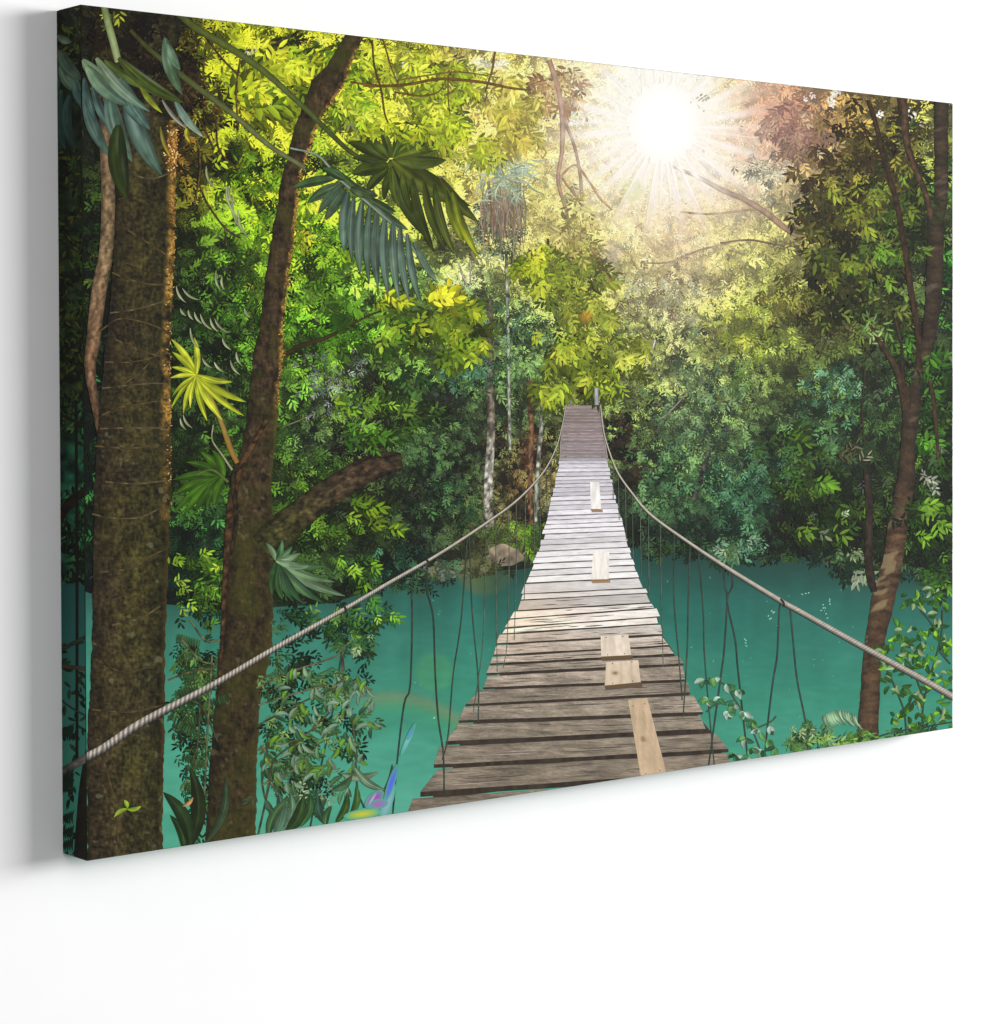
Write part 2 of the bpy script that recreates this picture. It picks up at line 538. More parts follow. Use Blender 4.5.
def cluster(ink, cx, cy, rx, ry, n, size, cols, h0, h1, wash=.9, ang0=math.pi / 2, spread=.8, elong=.34, edge=.5, k=5, dim=1.0):
    """a bunch of leafy twigs, crowded in the middle and loose at its rim"""
    n = max(3, int(n * 2.1 / k)); size = size * .78
    r = 1.15 * rng.random(n) ** (edge + .12); t = rng.random(n) * 2 * math.pi
    x = cx + rx * r * np.cos(t); y = cy + ry * r * np.sin(t)
    keep = fbm(x, y, 17, int(cx) % 31) > -.42 + .66 * r ** 2.2
    x, y = x[keep], y[keep]; n = len(x)
    d = rng.random(n)
    cc = np.array([hexc(c_) for c_ in cols])
    f = np.clip(d * .6 + .10 + relief(x, y, 16, int(cy) % 29) * .55 + fbm(x, y, 22, int(cx + cy) % 29) * .5 - .12 * (y - cy) / ry + rng.normal(0, .12, n), 0, .999) ** 1.25 * (len(cc) - 1)
    i = f.astype(int); ff = (f - i)[:, None]
    col = (cc[i] * (1 - ff) + cc[i + 1] * ff) * (.62 + .42 * d[:, None]) * dim + rng.normal(0, .012, (n, 3))
    L = size * (.65 + .7 * rng.random(n))
    sprigs(ink, x, y, L, ang0 + rng.normal(0, spread, n), h0 + d * (h1 - h0), np.clip(col, 0, 1), k=k, elong=elong, wash=wash)


# white gaps of sky in the canopy
for cx, cy, rx, ry, n in ((392, 74, 8, 6, 10), (430, 100, 10, 6, 10), (366, 66, 6, 5, 8), (452, 108, 8, 10, 10), (290, 92, 6, 4, 6), (250, 52, 6, 4, 6), (498, 64, 20, 5, 40), (470, 88, 16, 9, 22), (580, 121, 14, 10, 40), (404, 66, 8, 5, 10), (912, 116, 9, 10, 46), (920, 122, 10, 8, 30), (808, 96, 9, 5, 16), (880, 112, 6, 6, 8),
                          (832, 100, 5, 5, 8), (740, 132, 12, 14, 26), (545, 118, 10, 14, 16), (836, 92, 4, 4, 8), (690, 108, 20, 16, 60), (480, 100, 20, 20, 20)):
    cluster(fp, cx, cy, rx, ry, n, 5.0, ['f4f0e0', 'ffffff', 'fffdf4'], 172, 180, wash=0, elong=.6, spread=2)
# loose trees of the far bank that read as their own tone
cluster(fp, 700, 400, 62, 70, 1500, 6, ['2c4438', '4c6c50', '6c9068', '8cae80'], 170, 190, wash=.5, spread=1.0)
cluster(fp, 735, 500, 46, 40, 1100, 6.5, ['183428', '2c5440', '4a7c5c', '6aa07c'], 175, 195, wash=.3, spread=1.0)
cluster(fp, 665, 475, 36, 42, 700, 6.5, ['1c3424', '34583c', '548058', '74a070'], 175, 195, wash=.3, spread=1.0)
cluster(fp, 735, 545, 30, 16, 380, 6, ['183024', '2c5438', '4c7c54', '74a084'], 175, 195, wash=.3, spread=1.0)
cluster(fp, 760, 470, 26, 30, 360, 6, ['183428', '2c5440', '4a8060', '70a484'], 175, 195, wash=.2)
cluster(fp, 835, 390, 46, 34, 700, 5.5, ['1c3428', '386048', '5c9070', '84b494'], 172, 192, wash=.1, spread=1.2)
cluster(fp, 660, 300, 60, 34, 700, 5.0, ['847c68', '94a080', 'a8b898', 'c4d0b8'], 172, 192, wash=.5)
cluster(fp, 765, 170, 32, 22, 420, 5, ['7c8474', 'a8b0a0', 'c0c8b4', 'd8dccc'], 172, 192, wash=.3)
cluster(fp, 745, 330, 28, 34, 500, 6, ['5c7030', '7c9434', '9cb43c', 'bccc50'], 180, 198, wash=.5, spread=1.2)
cluster(fp, 740, 380, 20, 26, 280, 6, ['34502c', '5c8040', '80a458', 'a0bc70'], 180, 198, wash=.3)
cluster(fp, 495, 230, 30, 38, 420, 6, ['48604c', '6c8468', '8ca488', 'a8bca0'], 172, 192, wash=.3)
cluster(fp, 520, 330, 40, 40, 520, 5, ['2c4c34', '44684c', '608464', '84a884'], 172, 192, wash=.2)
cluster(fp, 470, 370, 34, 26, 420, 6, ['20402c', '386048', '548468', '78a888'], 172, 192, wash=.2)
cluster(fp, 330, 380, 46, 40, 380, 4.6, ['4c5c58', '70807c', '8c989c', 'a8b0b8'], 172, 192, wash=0, spread=1.3, elong=.3)
cluster(fp, 235, 290, 60, 60, 700, 7, ['18280e', '2c4c18', '48741f', '6c9c28'], 172, 192, wash=0)
cluster(fp, 330, 250, 50, 50, 900, 7, ['24400c', '48741a', '74a420', 'a4cc2c'], 172, 192, wash=0)
cluster(fp, 320, 330, 44, 30, 420, 9, ['24400e', '3c6818', '5c9420', '80b428'], 180, 198, wash=0)
cluster(fp, 330, 475, 46, 30, 420, 6, ['1c300e', '34541c', '50782c', '80a044'], 172, 192, wash=0)
cluster(fp, 215, 590, 26, 40, 260, 8, ['14240c', '2c4c18', '4c7c24', '74a834'], 180, 198, wash=0, ang0=0.3)
cluster(fp, 450, 500, 40, 34, 420, 6, ['14281c', '24402c', '3c6440', '5c8858'], 172, 192, wash=0)
cluster(fp, 530, 540, 26, 20, 260, 5, ['2c4c14', '4c7420', '6c9c2c', '90b840'], 180, 198, wash=0)
cluster(fp, 500, 535, 26, 12, 160, 5, ['34481c', '50702c', '709040', '90a850'], 180, 198, wash=0)
cluster(fp, 400, 570, 40, 20, 330, 6, ['16302a', '24503c', '3c7458', '5c9474'], 180, 198, wash=0)
cluster(fp, 925, 500, 30, 90, 900, 8, ['0c1608', '1c340f', '34581c', '64902c'], 180, 198, wash=0, ang0=.6)
cluster(fp, 820, 500, 60, 50, 900, 8, ['0e1a0c', '1e3414', '34501c', '567828'], 180, 198, wash=0, ang0=.5)
cluster(fp, 870, 560, 50, 22, 260, 7, ['101c0c', '1e3414', '345020', '5c7c3c'], 180, 198, wash=0, ang0=1.2)
cluster(fp, 790, 450, 40, 40, 360, 8, ['182c1c', '2c4828', '446834', '648c48'], 180, 198, wash=0, ang0=.4)
forest_obj = fp.build(root)

# dark recesses, the pandanus with hanging dead leaves, earth and bank
pd = Ink('printed_palm')
for i in range(90):
    x0 = 482 + rng.random() * 42; y0 = 178 + rng.random() * 30
    ribbon(pd, [(x0, y0, 1.0), (x0 + rng.normal(0, 2), y0 + 15, 1.3), (x0 + rng.normal(0, 4), y0 + 26 + rng.random() * 26, .6)], 200 + i * .15,
           hexc(['9c8068', '7c6450', 'b8a088', '8c8c78'][i % 4]) * (.8 + .3 * rng.random()), cols=3, step=5, wash=.5)
for i in range(120):
    a_ = rng.random() * math.pi * 2; cx = 505 + rng.normal(0, 12); cy = 172 + rng.normal(0, 10)
    one_leaf(pd, (cx, cy), (cx + 20 * math.cos(a_), cy + 14 * math.sin(a_) + 5), 2.0, hexc(['8ca088', 'a8b498', '748868'][i % 3]), 216 + i * .1, n=5, wash=.5)
pd.build(root)

bk = Ink('printed_bank')
cluster(bk, 531, 446, 20, 22, 420, 5, ['30241c', '4c3828', '685040', '7c6450'], 150, 169, wash=0, elong=.7, spread=2)
cluster(bk, 497, 448, 10, 30, 160, 5, ['201c16', '2c241c', '3c3226', '4c4030'], 150, 169, wash=0, elong=.7, spread=2)
cluster(bk, 410, 505, 24, 36, 420, 5, ['181e14', '24281c', '303424', '3c4430'], 150, 169, wash=0, elong=.6, spread=2)
cluster(bk, 622, 440, 16, 34, 300, 5, ['1c1a14', '282218', '3c3426', '4c4030'], 150, 169, wash=0, elong=.7, spread=2)
cluster(bk, 640, 470, 22, 26, 260, 5, ['1c1e14', '2c261c', '3c3426', '483e2c'], 150, 169, wash=0, elong=.7, spread=2)
cluster(bk, 445, 400, 22, 14, 200, 6, ['181e18', '242a22', '303a2e', '3c4838'], 150, 169, wash=0, elong=.7, spread=2)
cluster(bk, 775, 455, 20, 34, 330, 6, ['141a12', '20241a', '2c2a20', '38402c'], 150, 169, wash=0, elong=.7, spread=2)
cluster(bk, 790, 510, 22, 30, 330, 6, ['141a12', '20241a', '2c2a20', '38402c'], 150, 169, wash=0, elong=.7, spread=2)
cluster(bk, 370, 385, 20, 22, 200, 5, ['241c20', '342c30', '4c4448'], 150, 169, wash=0, elong=.3, spread=2)
cluster(bk, 350, 455, 20, 10, 110, 5, ['14180f', '201c18', '2c2c24'], 150, 169, wash=0, elong=.5, spread=2)
bk.build(root)
# distant pale trunks left of the bridge
for pts, col, nm in (([(490, 300, 6), (489, 370, 8), (491, 430, 8), (488, 490, 9), (489, 527, 10)], '8c8474', 'a'),
                     ([(543, 392, 2.5), (541, 430, 4), (537, 480, 4), (536, 530, 4)], '8c9080', 'b'),
                     ([(529, 380, 5), (531, 430, 5), (530, 480, 5), (531, 525, 5)], '6c5038', 'c'),
                     ([(506, 250, 3), (508, 330, 3), (509, 400, 3), (510, 450, 3)], '8c9080', 'd'),
                     ([(712, 440, 3), (700, 480, 5), (692, 500, 6)], '544c48', 'e')):
    t = Ink('printed_distant_trunk')
    ribbon(t, pts, 171, np.array([hexc('4c4438'), hexc('5c5044'), hexc('6c6454'), hexc('b0aca0'), hexc('a09888')]) if nm == 'a' else hexc(col), cols=9, noise=.8, seed=ord(nm), shade=.3, step=2)
    t.build(root)
rk = Ink('printed_rock')
th = np.linspace(0, 2 * math.pi, 40, endpoint=False)
rr = np.linspace(0, 1, 10)
R_ = 1 + .10 * np.sin(3 * th + 1) + .05 * np.sin(7 * th)
P = np.stack([504 + 18 * rr[:, None] * (R_ * np.cos(th))[None], 556 + 11 * rr[:, None] * (R_ * np.sin(th))[None]], -1)
P = np.concatenate([P, P[:, :1]], 1)
C = np.clip((hexc('8a7c68') * (1 + .6 * fbm(P[..., 0], P[..., 1], 8, 1))[..., None]) * (1.08 - .018 * (P[..., 1:2] - 548)), 0, 1)
rk.grid(P, 215, C)
rk.build(root)

# ------------------------------------------------------------------ 2  water
wt = Ink('printed_river')
nxw, nyw = 300, 110
Xs = np.linspace(60, 958, nxw)
ty = np.interp(Xs, topx, topy) + 3 * vnoise(Xs, Xs * 0, 9, 3) + 3 * vnoise(Xs, Xs * 0, 30, 5)
bot = 862 - (Xs - 86.7) * (862 - 728.3) / (952.8 - 86.7) + 4
v = np.linspace(0, 1, nyw)
P = np.stack([np.repeat(Xs[:, None], nyw, 1), ty[:, None] + (bot - ty)[:, None] * v[None]], -1)
C = water_colour(P[..., 0], P[..., 1])
# reflection of the dark bank near its foot
dk = np.exp(-(P[..., 1] - ty[:, None]) / 28)[..., None] * (.4 + .3 * (P[..., :1] > 640))
wcol = C * (1 - dk) + hexc('20342c') * dk
sm = np.clip(.5 + 1.1 * fbm(P[..., 0], P[..., 1] * .12, 26, 33) + .5 * vnoise(P[..., 0], P[..., 1] * .2, 7, 34), 0, 1.2) * np.exp(-(P[..., 1] - ty[:, None]) / 75) * .5
wcol = wcol * (1 - sm[..., None]) + hexc('24463a') * sm[..., None]
wcol = wcol * (1 + .05 * vnoise(P[..., 0] * .35, P[..., 1] * 1.8, 5, 36) * np.clip((P[..., 1] - 560) / 120, 0, 1))[..., None]
wt.grid(P, 165, np.clip(wcol, 0, 1))
wp = pts_in([(400, 600), (640, 560), (860, 580), (860, 720), (420, 790)], 90)
leaves(wt, wp[:, 0], wp[:, 1], 1.6 + 2 * rng.random(90), np.full(90, 1.3), rng.random(90) * 3, np.full(90, 167.0), np.clip(water_colour(wp[:, 0], wp[:, 1]) + .10 + .2 * rng.random((90, 1)) ** 3, 0, 1))
for cx, cy in ((772, 612), (770, 618), (823, 608), (826, 612), (829, 600), (746, 636), (806, 596)):
    n = 3
    leaves(wt, cx + rng.normal(0, 1.5, n), cy + rng.normal(0, 3.5, n), np.full(n, 2.2), np.full(n, 1.4), rng.random(n) * 3, np.full(n, 168.5), np.repeat(np.array([[.55, .78, .74]]), n, 0))
wt.build(root)

# bank bushes that overhang the water
ob = Ink('printed_bank_bush')
cluster(ob, 735, 552, 26, 14, 220, 7, ['1c3828', '34604c', '5c8c70', '94b09c'], 218, 232, wash=0, spread=1.2)
cluster(ob, 700, 548, 34, 9, 160, 6, ['1c3424', '2c5038', '447450', '5c8c5c'], 218, 232, wash=0, spread=1.2)
cluster(ob, 850, 560, 34, 22, 200, 9, ['101c10', '20381c', '3c5c34', '8c9c80'], 218, 232, wash=0, ang0=1.1, spread=.7)
cluster(ob, 862, 575, 14, 14, 60, 10, ['14281c', '28442c', '486c48', '8ca08c'], 224, 236, wash=0, ang0=1.3, spread=.5)
cluster(ob, 794, 556, 12, 7, 26, 9, ['2c4c14', '4c7420', '6c9c2c'], 224, 236, wash=0, ang0=2.6, spread=.3)
cluster(ob, 935, 575, 20, 26, 170, 9, ['101c08', '284c14', '4c7c20', '7cac30'], 224, 236, wash=0, ang0=.5)
cluster(ob, 470, 566, 40, 8, 200, 5, ['3c4838', '5c6450', '787c64', '4c6038'], 218, 232, wash=0, spread=1.4, elong=.6)
cluster(ob, 440, 572, 22, 8, 90, 6, ['34443c', '586860', '889488', '4c6048'], 218, 232, wash=0, spread=1.4, elong=.6)
cluster(ob, 420, 560, 50, 16, 300, 6, ['16302a', '24503c', '3c7458', '5c9474'], 218, 232, wash=0, spread=1.2)
for xx_ in range(384, 950, 11):
    if 512 < xx_ < 640: continue
    yy_ = float(np.interp(xx_, topx, topy))
    cluster(ob, xx_, yy_ - 1, 13, 7 + 5 * rng.random(), 34, 6, [['14241c', '24402c', '3c6040', '587c50'], ['10180f', '1c2c18', '304824', '4c6c38']][(xx_ // 50) % 2], 218, 232, wash=0, spread=1.2)
ob.build(root)

# ------------------------------------------------------------------ 3  the bridge
LY = np.array([405, 457, 500, 517, 545, 567, 588, 612, 620, 635, 645, 675, 689, 706, 723, 745, 768, 797, 812], float)
LX = np.array([565.5, 560, 551, 547, 540, 532, 523, 515, 510, 500, 496, 487, 482, 465, 459, 444, 437, 416, 404], float)
RY = np.array([405, 457, 500, 545, 575, 603, 613, 637, 645, 665, 681, 694, 714, 732, 752, 775, 790], float)
RX = np.array([600.5, 606, 616, 627, 638, 651, 657, 663, 670, 683, 687, 690, 701, 708, 724, 734, 742], float)
edges = []
y = 405.0
while y < 457: edges.append((y, y)); y += 3.2
y = 457.0
while y < 590:
    edges.append((y, y - (y - 457) * .045)); y += 3.4 + (y - 457) * .028 + rng.normal(0, .35)
edges += [(594, 588), (600, 593), (611, 603), (619, 608), (628, 617), (634, 624), (644.5, 635), (656, 646), (665, 655), (675, 665), (689, 681), (706, 694), (723, 714), (745, 732), (768, 752), (797, 775), (830, 806)]
edges = [e for i, e in enumerate(edges) if i == 0 or e[0] > edges[i - 1][0]]
deck = Ink('printed_bridge')
# stringers and shadow gaps under the boards
ys = np.linspace(406, 800, 120)
P = np.stack([np.stack([np.interp(ys, LY, LX) + 5 + (ys - 405) * .03, ys], -1), np.stack([np.interp(ys, RY, RX) - 4 - (ys - 405) * .02, ys - (ys - 457).clip(0) * .06], -1)], 1)
C = np.zeros(P.shape[:2] + (3,)) + hexc('3c322a')
fy = np.clip((620 - ys) / 160, 0, 1)[:, None, None]
deck.grid(P, 238, C * (1 - fy) + hexc('8c8484') * fy)
bridge = deck.build(root)


def plank_colour(x, y, i, L_, R_, seed):
    k = np.array([405, 440, 456, 462, 520, 570, 600, 625, 650, 680, 720, 800], float)
    cs = np.array([hexc(s) for s in ('8c7c74', '948484', '8c7e80', 'ccc8d0', 'eae6ea', 'efeae8', 'dcd6d0', 'd6ccc2', 'b6a898', 'a09282', '8e8272', '7e7262')])
    c = np.stack([np.interp(y, k, cs[:, j]) for j in range(3)], -1)
    u = (x - L_) / (R_ - L_ + 1e-6)
    orange = np.exp(-((y - 622) / 26) ** 2) * np.clip(1 - u * 1.5, 0, 1) * .8
    c = c * (1 - orange[..., None]) + hexc('ffe0c0') * orange[..., None]
    sc = np.clip((y - 400) / 220, .25, 1.6)
    near = np.clip((y - 605) / 60, 0, 1)
    n = (.11 + .12 * near) * fbm(x * .12 / sc, y * 1.3 / sc + seed * 13, 2.2, 4) + (.08 + .16 * near) * fbm(x, y * 2.5, 24, seed % 17)
    n = n + (.08 + .16 * near) * vnoise(x * .25, y * 2.2, 1.4, seed % 11) + near * .05 * rng.normal(0, 1, np.shape(x))
    return np.clip(c * (1 + n)[..., None], 0, 1)


for i in range(len(edges) - 1):
    (yl0, yr0), (yl1, yr1) = edges[i], edges[i + 1]
    far = yl1 < 457
    gap = .3 if far else (.25 + max(0, (yl0 - 560)) * .005 + abs(rng.normal(0, .15)))
    thick = 0.4 if far else float(np.interp(yl1, [457, 560, 611, 645, 675, 797], [.3, .4, .8, 1.1, 1.7, 4.4])) * (.75 + .5 * rng.random())
    xl1 = np.interp(yl1, LY, LX) + (0 if far else rng.normal(0, .6 + (yl1 - 457) * .004)); xr1 = np.interp(yr1, RY, RX) + (0 if far else rng.normal(0, .5 + (yl1 - 457) * .004))
    dxl = (np.interp(yl1, LY, LX) - np.interp(yl0 + gap, LY, LX)) * .9
    dxr = (np.interp(yr1, RY, RX) - np.interp(yr0 + gap, RY, RX)) * .9
    yb_l, yb_r = yl1 - thick, yr1 - thick * .9
    nu = 130
    nv = max(3, int((yl1 - yl0) / .9) + 2)
    u = np.linspace(0, 1, nu)[:, None]; vv = np.linspace(0, 1, nv)[None]
    ytop = (yl0 + gap) * (1 - u) + (yr0 + gap) * u; ybot = yb_l * (1 - u) + yb_r * u
    wob = (.25 + (yl1 - 457) / 340 * .9) * vnoise(u * 200, u * 0, 22, i) if not far else u * 0
    ytop = ytop + wob; ybot = ybot + wob * .6
    YY = ytop * (1 - vv) + ybot * vv
    xl = (xl1 - dxl) * (1 - vv) + xl1 * vv; xr = (xr1 - dxr) * (1 - vv) + xr1 * vv
    XX = xl * (1 - u) + xr * u
    pk = Ink('plank')
    seed = i
    C = plank_colour(XX, YY, i, xl1, xr1, seed) * (1 + rng.normal(0, .06 if yl1 > 560 else .05))
    C[:, -1] *= 1.06; C[:, 0] *= .82
    if 470 < yl1 < 590 and rng.random() < .3: C[:, 0] *= .6
    pk.grid(np.stack([XX, YY], -1), 240 + i * .6, np.clip(C, 0, 1))
    # front edge of the board
    P2 = np.stack([np.stack([XX[:, -1], YY[:, -1]], -1), np.stack([XX[:, -1], YY[:, -1] + thick], -1)], 1)
    fy = np.clip((600 - yl1) / 90, 0, 1)
    ec = hexc('382f27') * (1 - fy) + hexc('a8a0a0') * fy
    C2 = np.zeros((nu, 2, 3)) + ec * (1 + .5 * vnoise(XX[:, -1:], XX[:, -1:] * 0, 4, i))[..., None]
    pk.grid(P2, 240.3 + i * .6, np.clip(C2, 0, 1))
    # splits and dark weathered streaks
    if yl1 > 600:
        for s_ in range(int(5 + (yl1 - 600) / 14)):
            uu = rng.random(); vv_ = .12 + .76 * rng.random(); ln = .05 + .18 * rng.random()
            ua = np.array([uu, min(uu + ln / 2, .99), min(uu + ln, 1.0)])
            xs_ = (xl1 - dxl * (1 - vv_)) * (1 - ua) + (xr1 - dxr * (1 - vv_)) * ua
            yt_ = (yl0 + gap) * (1 - ua) + (yr0 + gap) * ua; yb_ = yb_l * (1 - ua) + yb_r * ua
            ys_ = yt_ * (1 - vv_) + yb_ * vv_
            ribbon(pk, [(xs_[0], ys_[0], .2), (xs_[1], ys_[1] + .2, .9), (xs_[2], ys_[2], .2)], 240.45 + i * .6, hexc(['5c5248', '4c4238', 'a89c90', '8c8274'][s_ % 4]), cols=3, step=4, shade=0)
    pk.build(bridge)


def quad_board(q, col, seed, knot=None):
    b = Ink('loose_board')
    q = np.array(q, float)      # tl, tr, br, bl
    u = np.linspace(0, 1, 14)[:, None, None]; v_ = np.linspace(0, 1, 30)[None, :, None]
    P = (q[0] * (1 - u) + q[1] * u) * (1 - v_) + (q[3] * (1 - u) + q[2] * u) * v_
    C = hexc(col) * (1 + .16 * fbm(P[..., 0] * 2.2, P[..., 1] * .3, 5, seed) + .05 * vnoise(P[..., 0], P[..., 1], 3, seed))[..., None]
    if knot:
        m = np.exp(-(((P[..., 0] - knot[0]) / 2.6) ** 2 + ((P[..., 1] - knot[1]) / 1.8) ** 2))[..., None]
        C = C * (1 - m * .75) + hexc('5c3c24') * m * .75
    b.grid(P, 290, np.clip(C, 0, 1))
    e = np.array([q[3], q[2], q[2] + (0, 1.6 + (q[2][1] - 500) * .008), q[3] + (0, 1.6 + (q[2][1] - 500) * .008)])
    e2 = e + np.array([(1.0, .5), (1.6, .5), (1.6, 1.6), (1.0, 1.6)])
    b.polys(e2[None], np.array([289.0]), np.zeros((1, 4, 3)) + hexc('5c5046') * (1 if q[2][1] > 600 else 1.7))
    if q[2][1] > 600:
        for fx, fy in ((.2, .08), (.8, .07), (.22, .93), (.78, .92)):
            c_ = (q[0] * (1 - fx) + q[1] * fx) * (1 - fy) + (q[3] * (1 - fx) + q[2] * fx) * fy
            leaves(b, c_[:1], c_[1:], np.array([1.5]), np.array([1.3]), np.array([.3]), np.array([291.2]), hexc('4c4038')[None])
    b.polys(e[None], np.array([290.6]), np.zeros((1, 4, 3)) + hexc('8c6c48') * (.75 if q[2][1] > 600 else 1.1))
    b.build(bridge)


quad_board([(590, 482), (599, 482), (601, 509), (590.5, 509)], 'f4efe9', 1)
quad_board([(593, 551), (609, 551.5), (608.5, 579), (591, 579.5)], 'f6efe6', 2)
quad_board([(600.5, 636), (628, 634.5), (631, 655), (601, 656.5)], 'e2d2bf', 3)
quad_board([(606, 662), (638, 660), (640.5, 682), (604.5, 685.5)], 'dac6ac', 4, knot=(615, 673))
quad_board([(628, 700), (647, 698), (667, 776), (641, 780)], 'cab090', 5, knot=(643, 739))
# far portal of the bridge
post = Ink('bridge_post')
ribbon(post, [(596, 388, 4), (596.5, 405, 4.5)], 372, hexc('b8b4b8'), cols=4)
post.build(bridge)
post = Ink('bridge_post')
ribbon(post, [(571, 396, 2.5), (571, 405, 2.5)], 292, hexc('8c8880'), cols=4)
post.build(bridge)
for q in ([(565.5, 405, 1.2), (561, 440, 1.6), (560, 458, 1.8)], [(600.5, 405, 1.2), (604.5, 440, 1.6), (607, 458, 1.8)]):
    t = Ink('far_railing')
    ribbon(t, q, 293, hexc('a89c9c'), cols=3)
    t.build(bridge)

# suspender wires
wires = [
    [(411, 578), (412, 620), (410, 686), (404, 704), (397, 762), (392, 822)], [(427, 565), (427, 591), (433, 617), (435, 671), (438, 717), (443, 753), (444, 797)],
    [(467, 538), (461, 620), (453, 675), (448, 735), (442, 760)], [(469, 537), (472, 610), (478, 678), (478, 724)], [(486, 527), (485, 580), (482, 650), (473, 712)],
    [(495.5, 520), (496, 600), (497, 672)], [(508, 510), (509, 560), (507, 640), (503, 668)], [(516, 500), (516, 570), (514, 640)], [(525, 490), (525, 540), (524, 600)],
    [(534, 482), (534, 560)], [(540, 475), (540, 545)], [(546, 465), (547, 515)], [(551, 455), (551, 495)],
    [(342, 650), (333, 709), (320, 771), (310, 828)], [(342, 650), (347, 702), (354, 729), (357, 786), (364, 808)],
    [(660, 522), (661, 590), (663, 667)], [(674, 532), (674, 600), (678, 650), (682, 700)], [(690, 545), (688, 605), (687, 650), (683, 716)],
    [(698, 550), (703, 611), (704, 650), (708, 700), (714, 765)], [(723, 567), (725, 587), (727, 599), (724, 650), (721, 674), (708, 768)], [(732, 571), (732, 587), (727, 601), (735, 640), (738, 672), (748, 762)],
    [(781, 601), (779, 611), (777, 655), (773, 680), (768, 720), (765, 752)], [(790, 609), (793, 641), (797, 680), (805, 720), (808, 750)],
    [(648, 512), (649, 600)], [(640, 503), (641, 575)], [(632, 494), (633, 560)], [(625, 483), (626, 540)], [(618, 475), (619, 520)], [(613, 462), (613, 500)]]
for k_, w_ in enumerate(wires):
    t = Ink('printed_hanging_wire')
    far_ = min(p_[1] for p_ in w_) < 530
    big = k_ in (0, 1, 13, 14, 19, 20, 21, 22)
    wd = 1.7 if big else (.8 if far_ else 1.3)
    ribbon(t, [(a, b, wd) for a, b in w_], 296 + k_ * .2, hexc('34443a' if big else ('5c6858' if far_ else '3c4a3c')), cols=3, shade=.2, noise=.3, step=4, seed=k_)
    t.build(root)

# ------------------------------------------------------------------ 4  trees of the near bank


def trunk(name, yl, xl, yr, xr, y0, y1, colfn, h, nu=26, step=1.6, rag=.8):
    t = Ink(name)
    ys = np.arange(y0, y1, step)
    a = np.interp(ys, yl, xl) + rag * 2 * fbm(ys, ys * 0, 9, 3); b = np.interp(ys, yr, xr) + rag * 2 * fbm(ys, ys * 0, 8, 7)
    u = np.linspace(0, 1, nu)
    XX = a[:, None] * (1 - u) + b[:, None] * u
    YY = np.repeat(ys[:, None], nu, 1) + 0
    t.grid(np.stack([XX, YY], -1), h, np.clip(colfn(XX, YY, u[None] + 0 * XX), 0, 1))
    return t


def bark1(x, y, u):
    c = hexc('32291a') * (1 - u[..., None]) + hexc('302d18') * u[..., None]
    g = np.clip(fbm(x, y, 60, 2) + .2, 0, 1)[..., None]
    c = c * (1 - g * .5) + hexc('3c3c14') * g * .5
    t = 1 + .45 * fbm(x, y * .8, 9, 3, 4) + .7 * vnoise(x, y * .6, 1.9, 6) + .45 * vnoise(x * .4, y, 1.6, 4) - .5 * np.clip(vnoise(x, y * .12, 2.2, 61) - .18, 0, 1) + .07 * rng.normal(0, 1, x.shape)
    t = t * (0.62 + .55 * np.sin(np.clip(u * 1.05, 0, 1) * math.pi) ** .6) * (1 + .12 * np.clip((y - 500) / 300, 0, 1))
    c = c * t[..., None]
    # sunlit right rim with its golden bark
    w = np.clip((u - .83) / .09, 0, 1) * (y < 520) * (y > 120) * np.clip(.75 + 1.5 * fbm(x, y, 9, 8), 0, 1)
    w = np.where((y > 430), w * .5, w) * .95
    fn = np.clip(.5 + 1.1 * vnoise(x, y, 1.7, 71) + .25 * rng.normal(0, 1, x.shape), 0, 1)[..., None]
    c = c * (1 - w[..., None]) + (hexc('d8a850') * fn + hexc('6c4c1c') * (1 - fn)) * w[..., None]
    w2 = np.clip((u - .93) / .05, 0, 1) * (y >= 520) * .35
    c = c * (1 - w2[..., None]) + hexc('7c5c24') * w2[..., None]
    # pale lichen
    l = np.clip((fbm(x, y, 13, 12) - .36) * 5, 0, .55) * np.clip((u - .55) * 4, 0, 1) * (y > 440)
    l = np.maximum(l, np.clip((fbm(x, y, 9, 15) - .50) * 5, 0, .5) * (y > 430))
    return c * (1 - l[..., None]) + hexc('7c7c5c') * l[..., None]


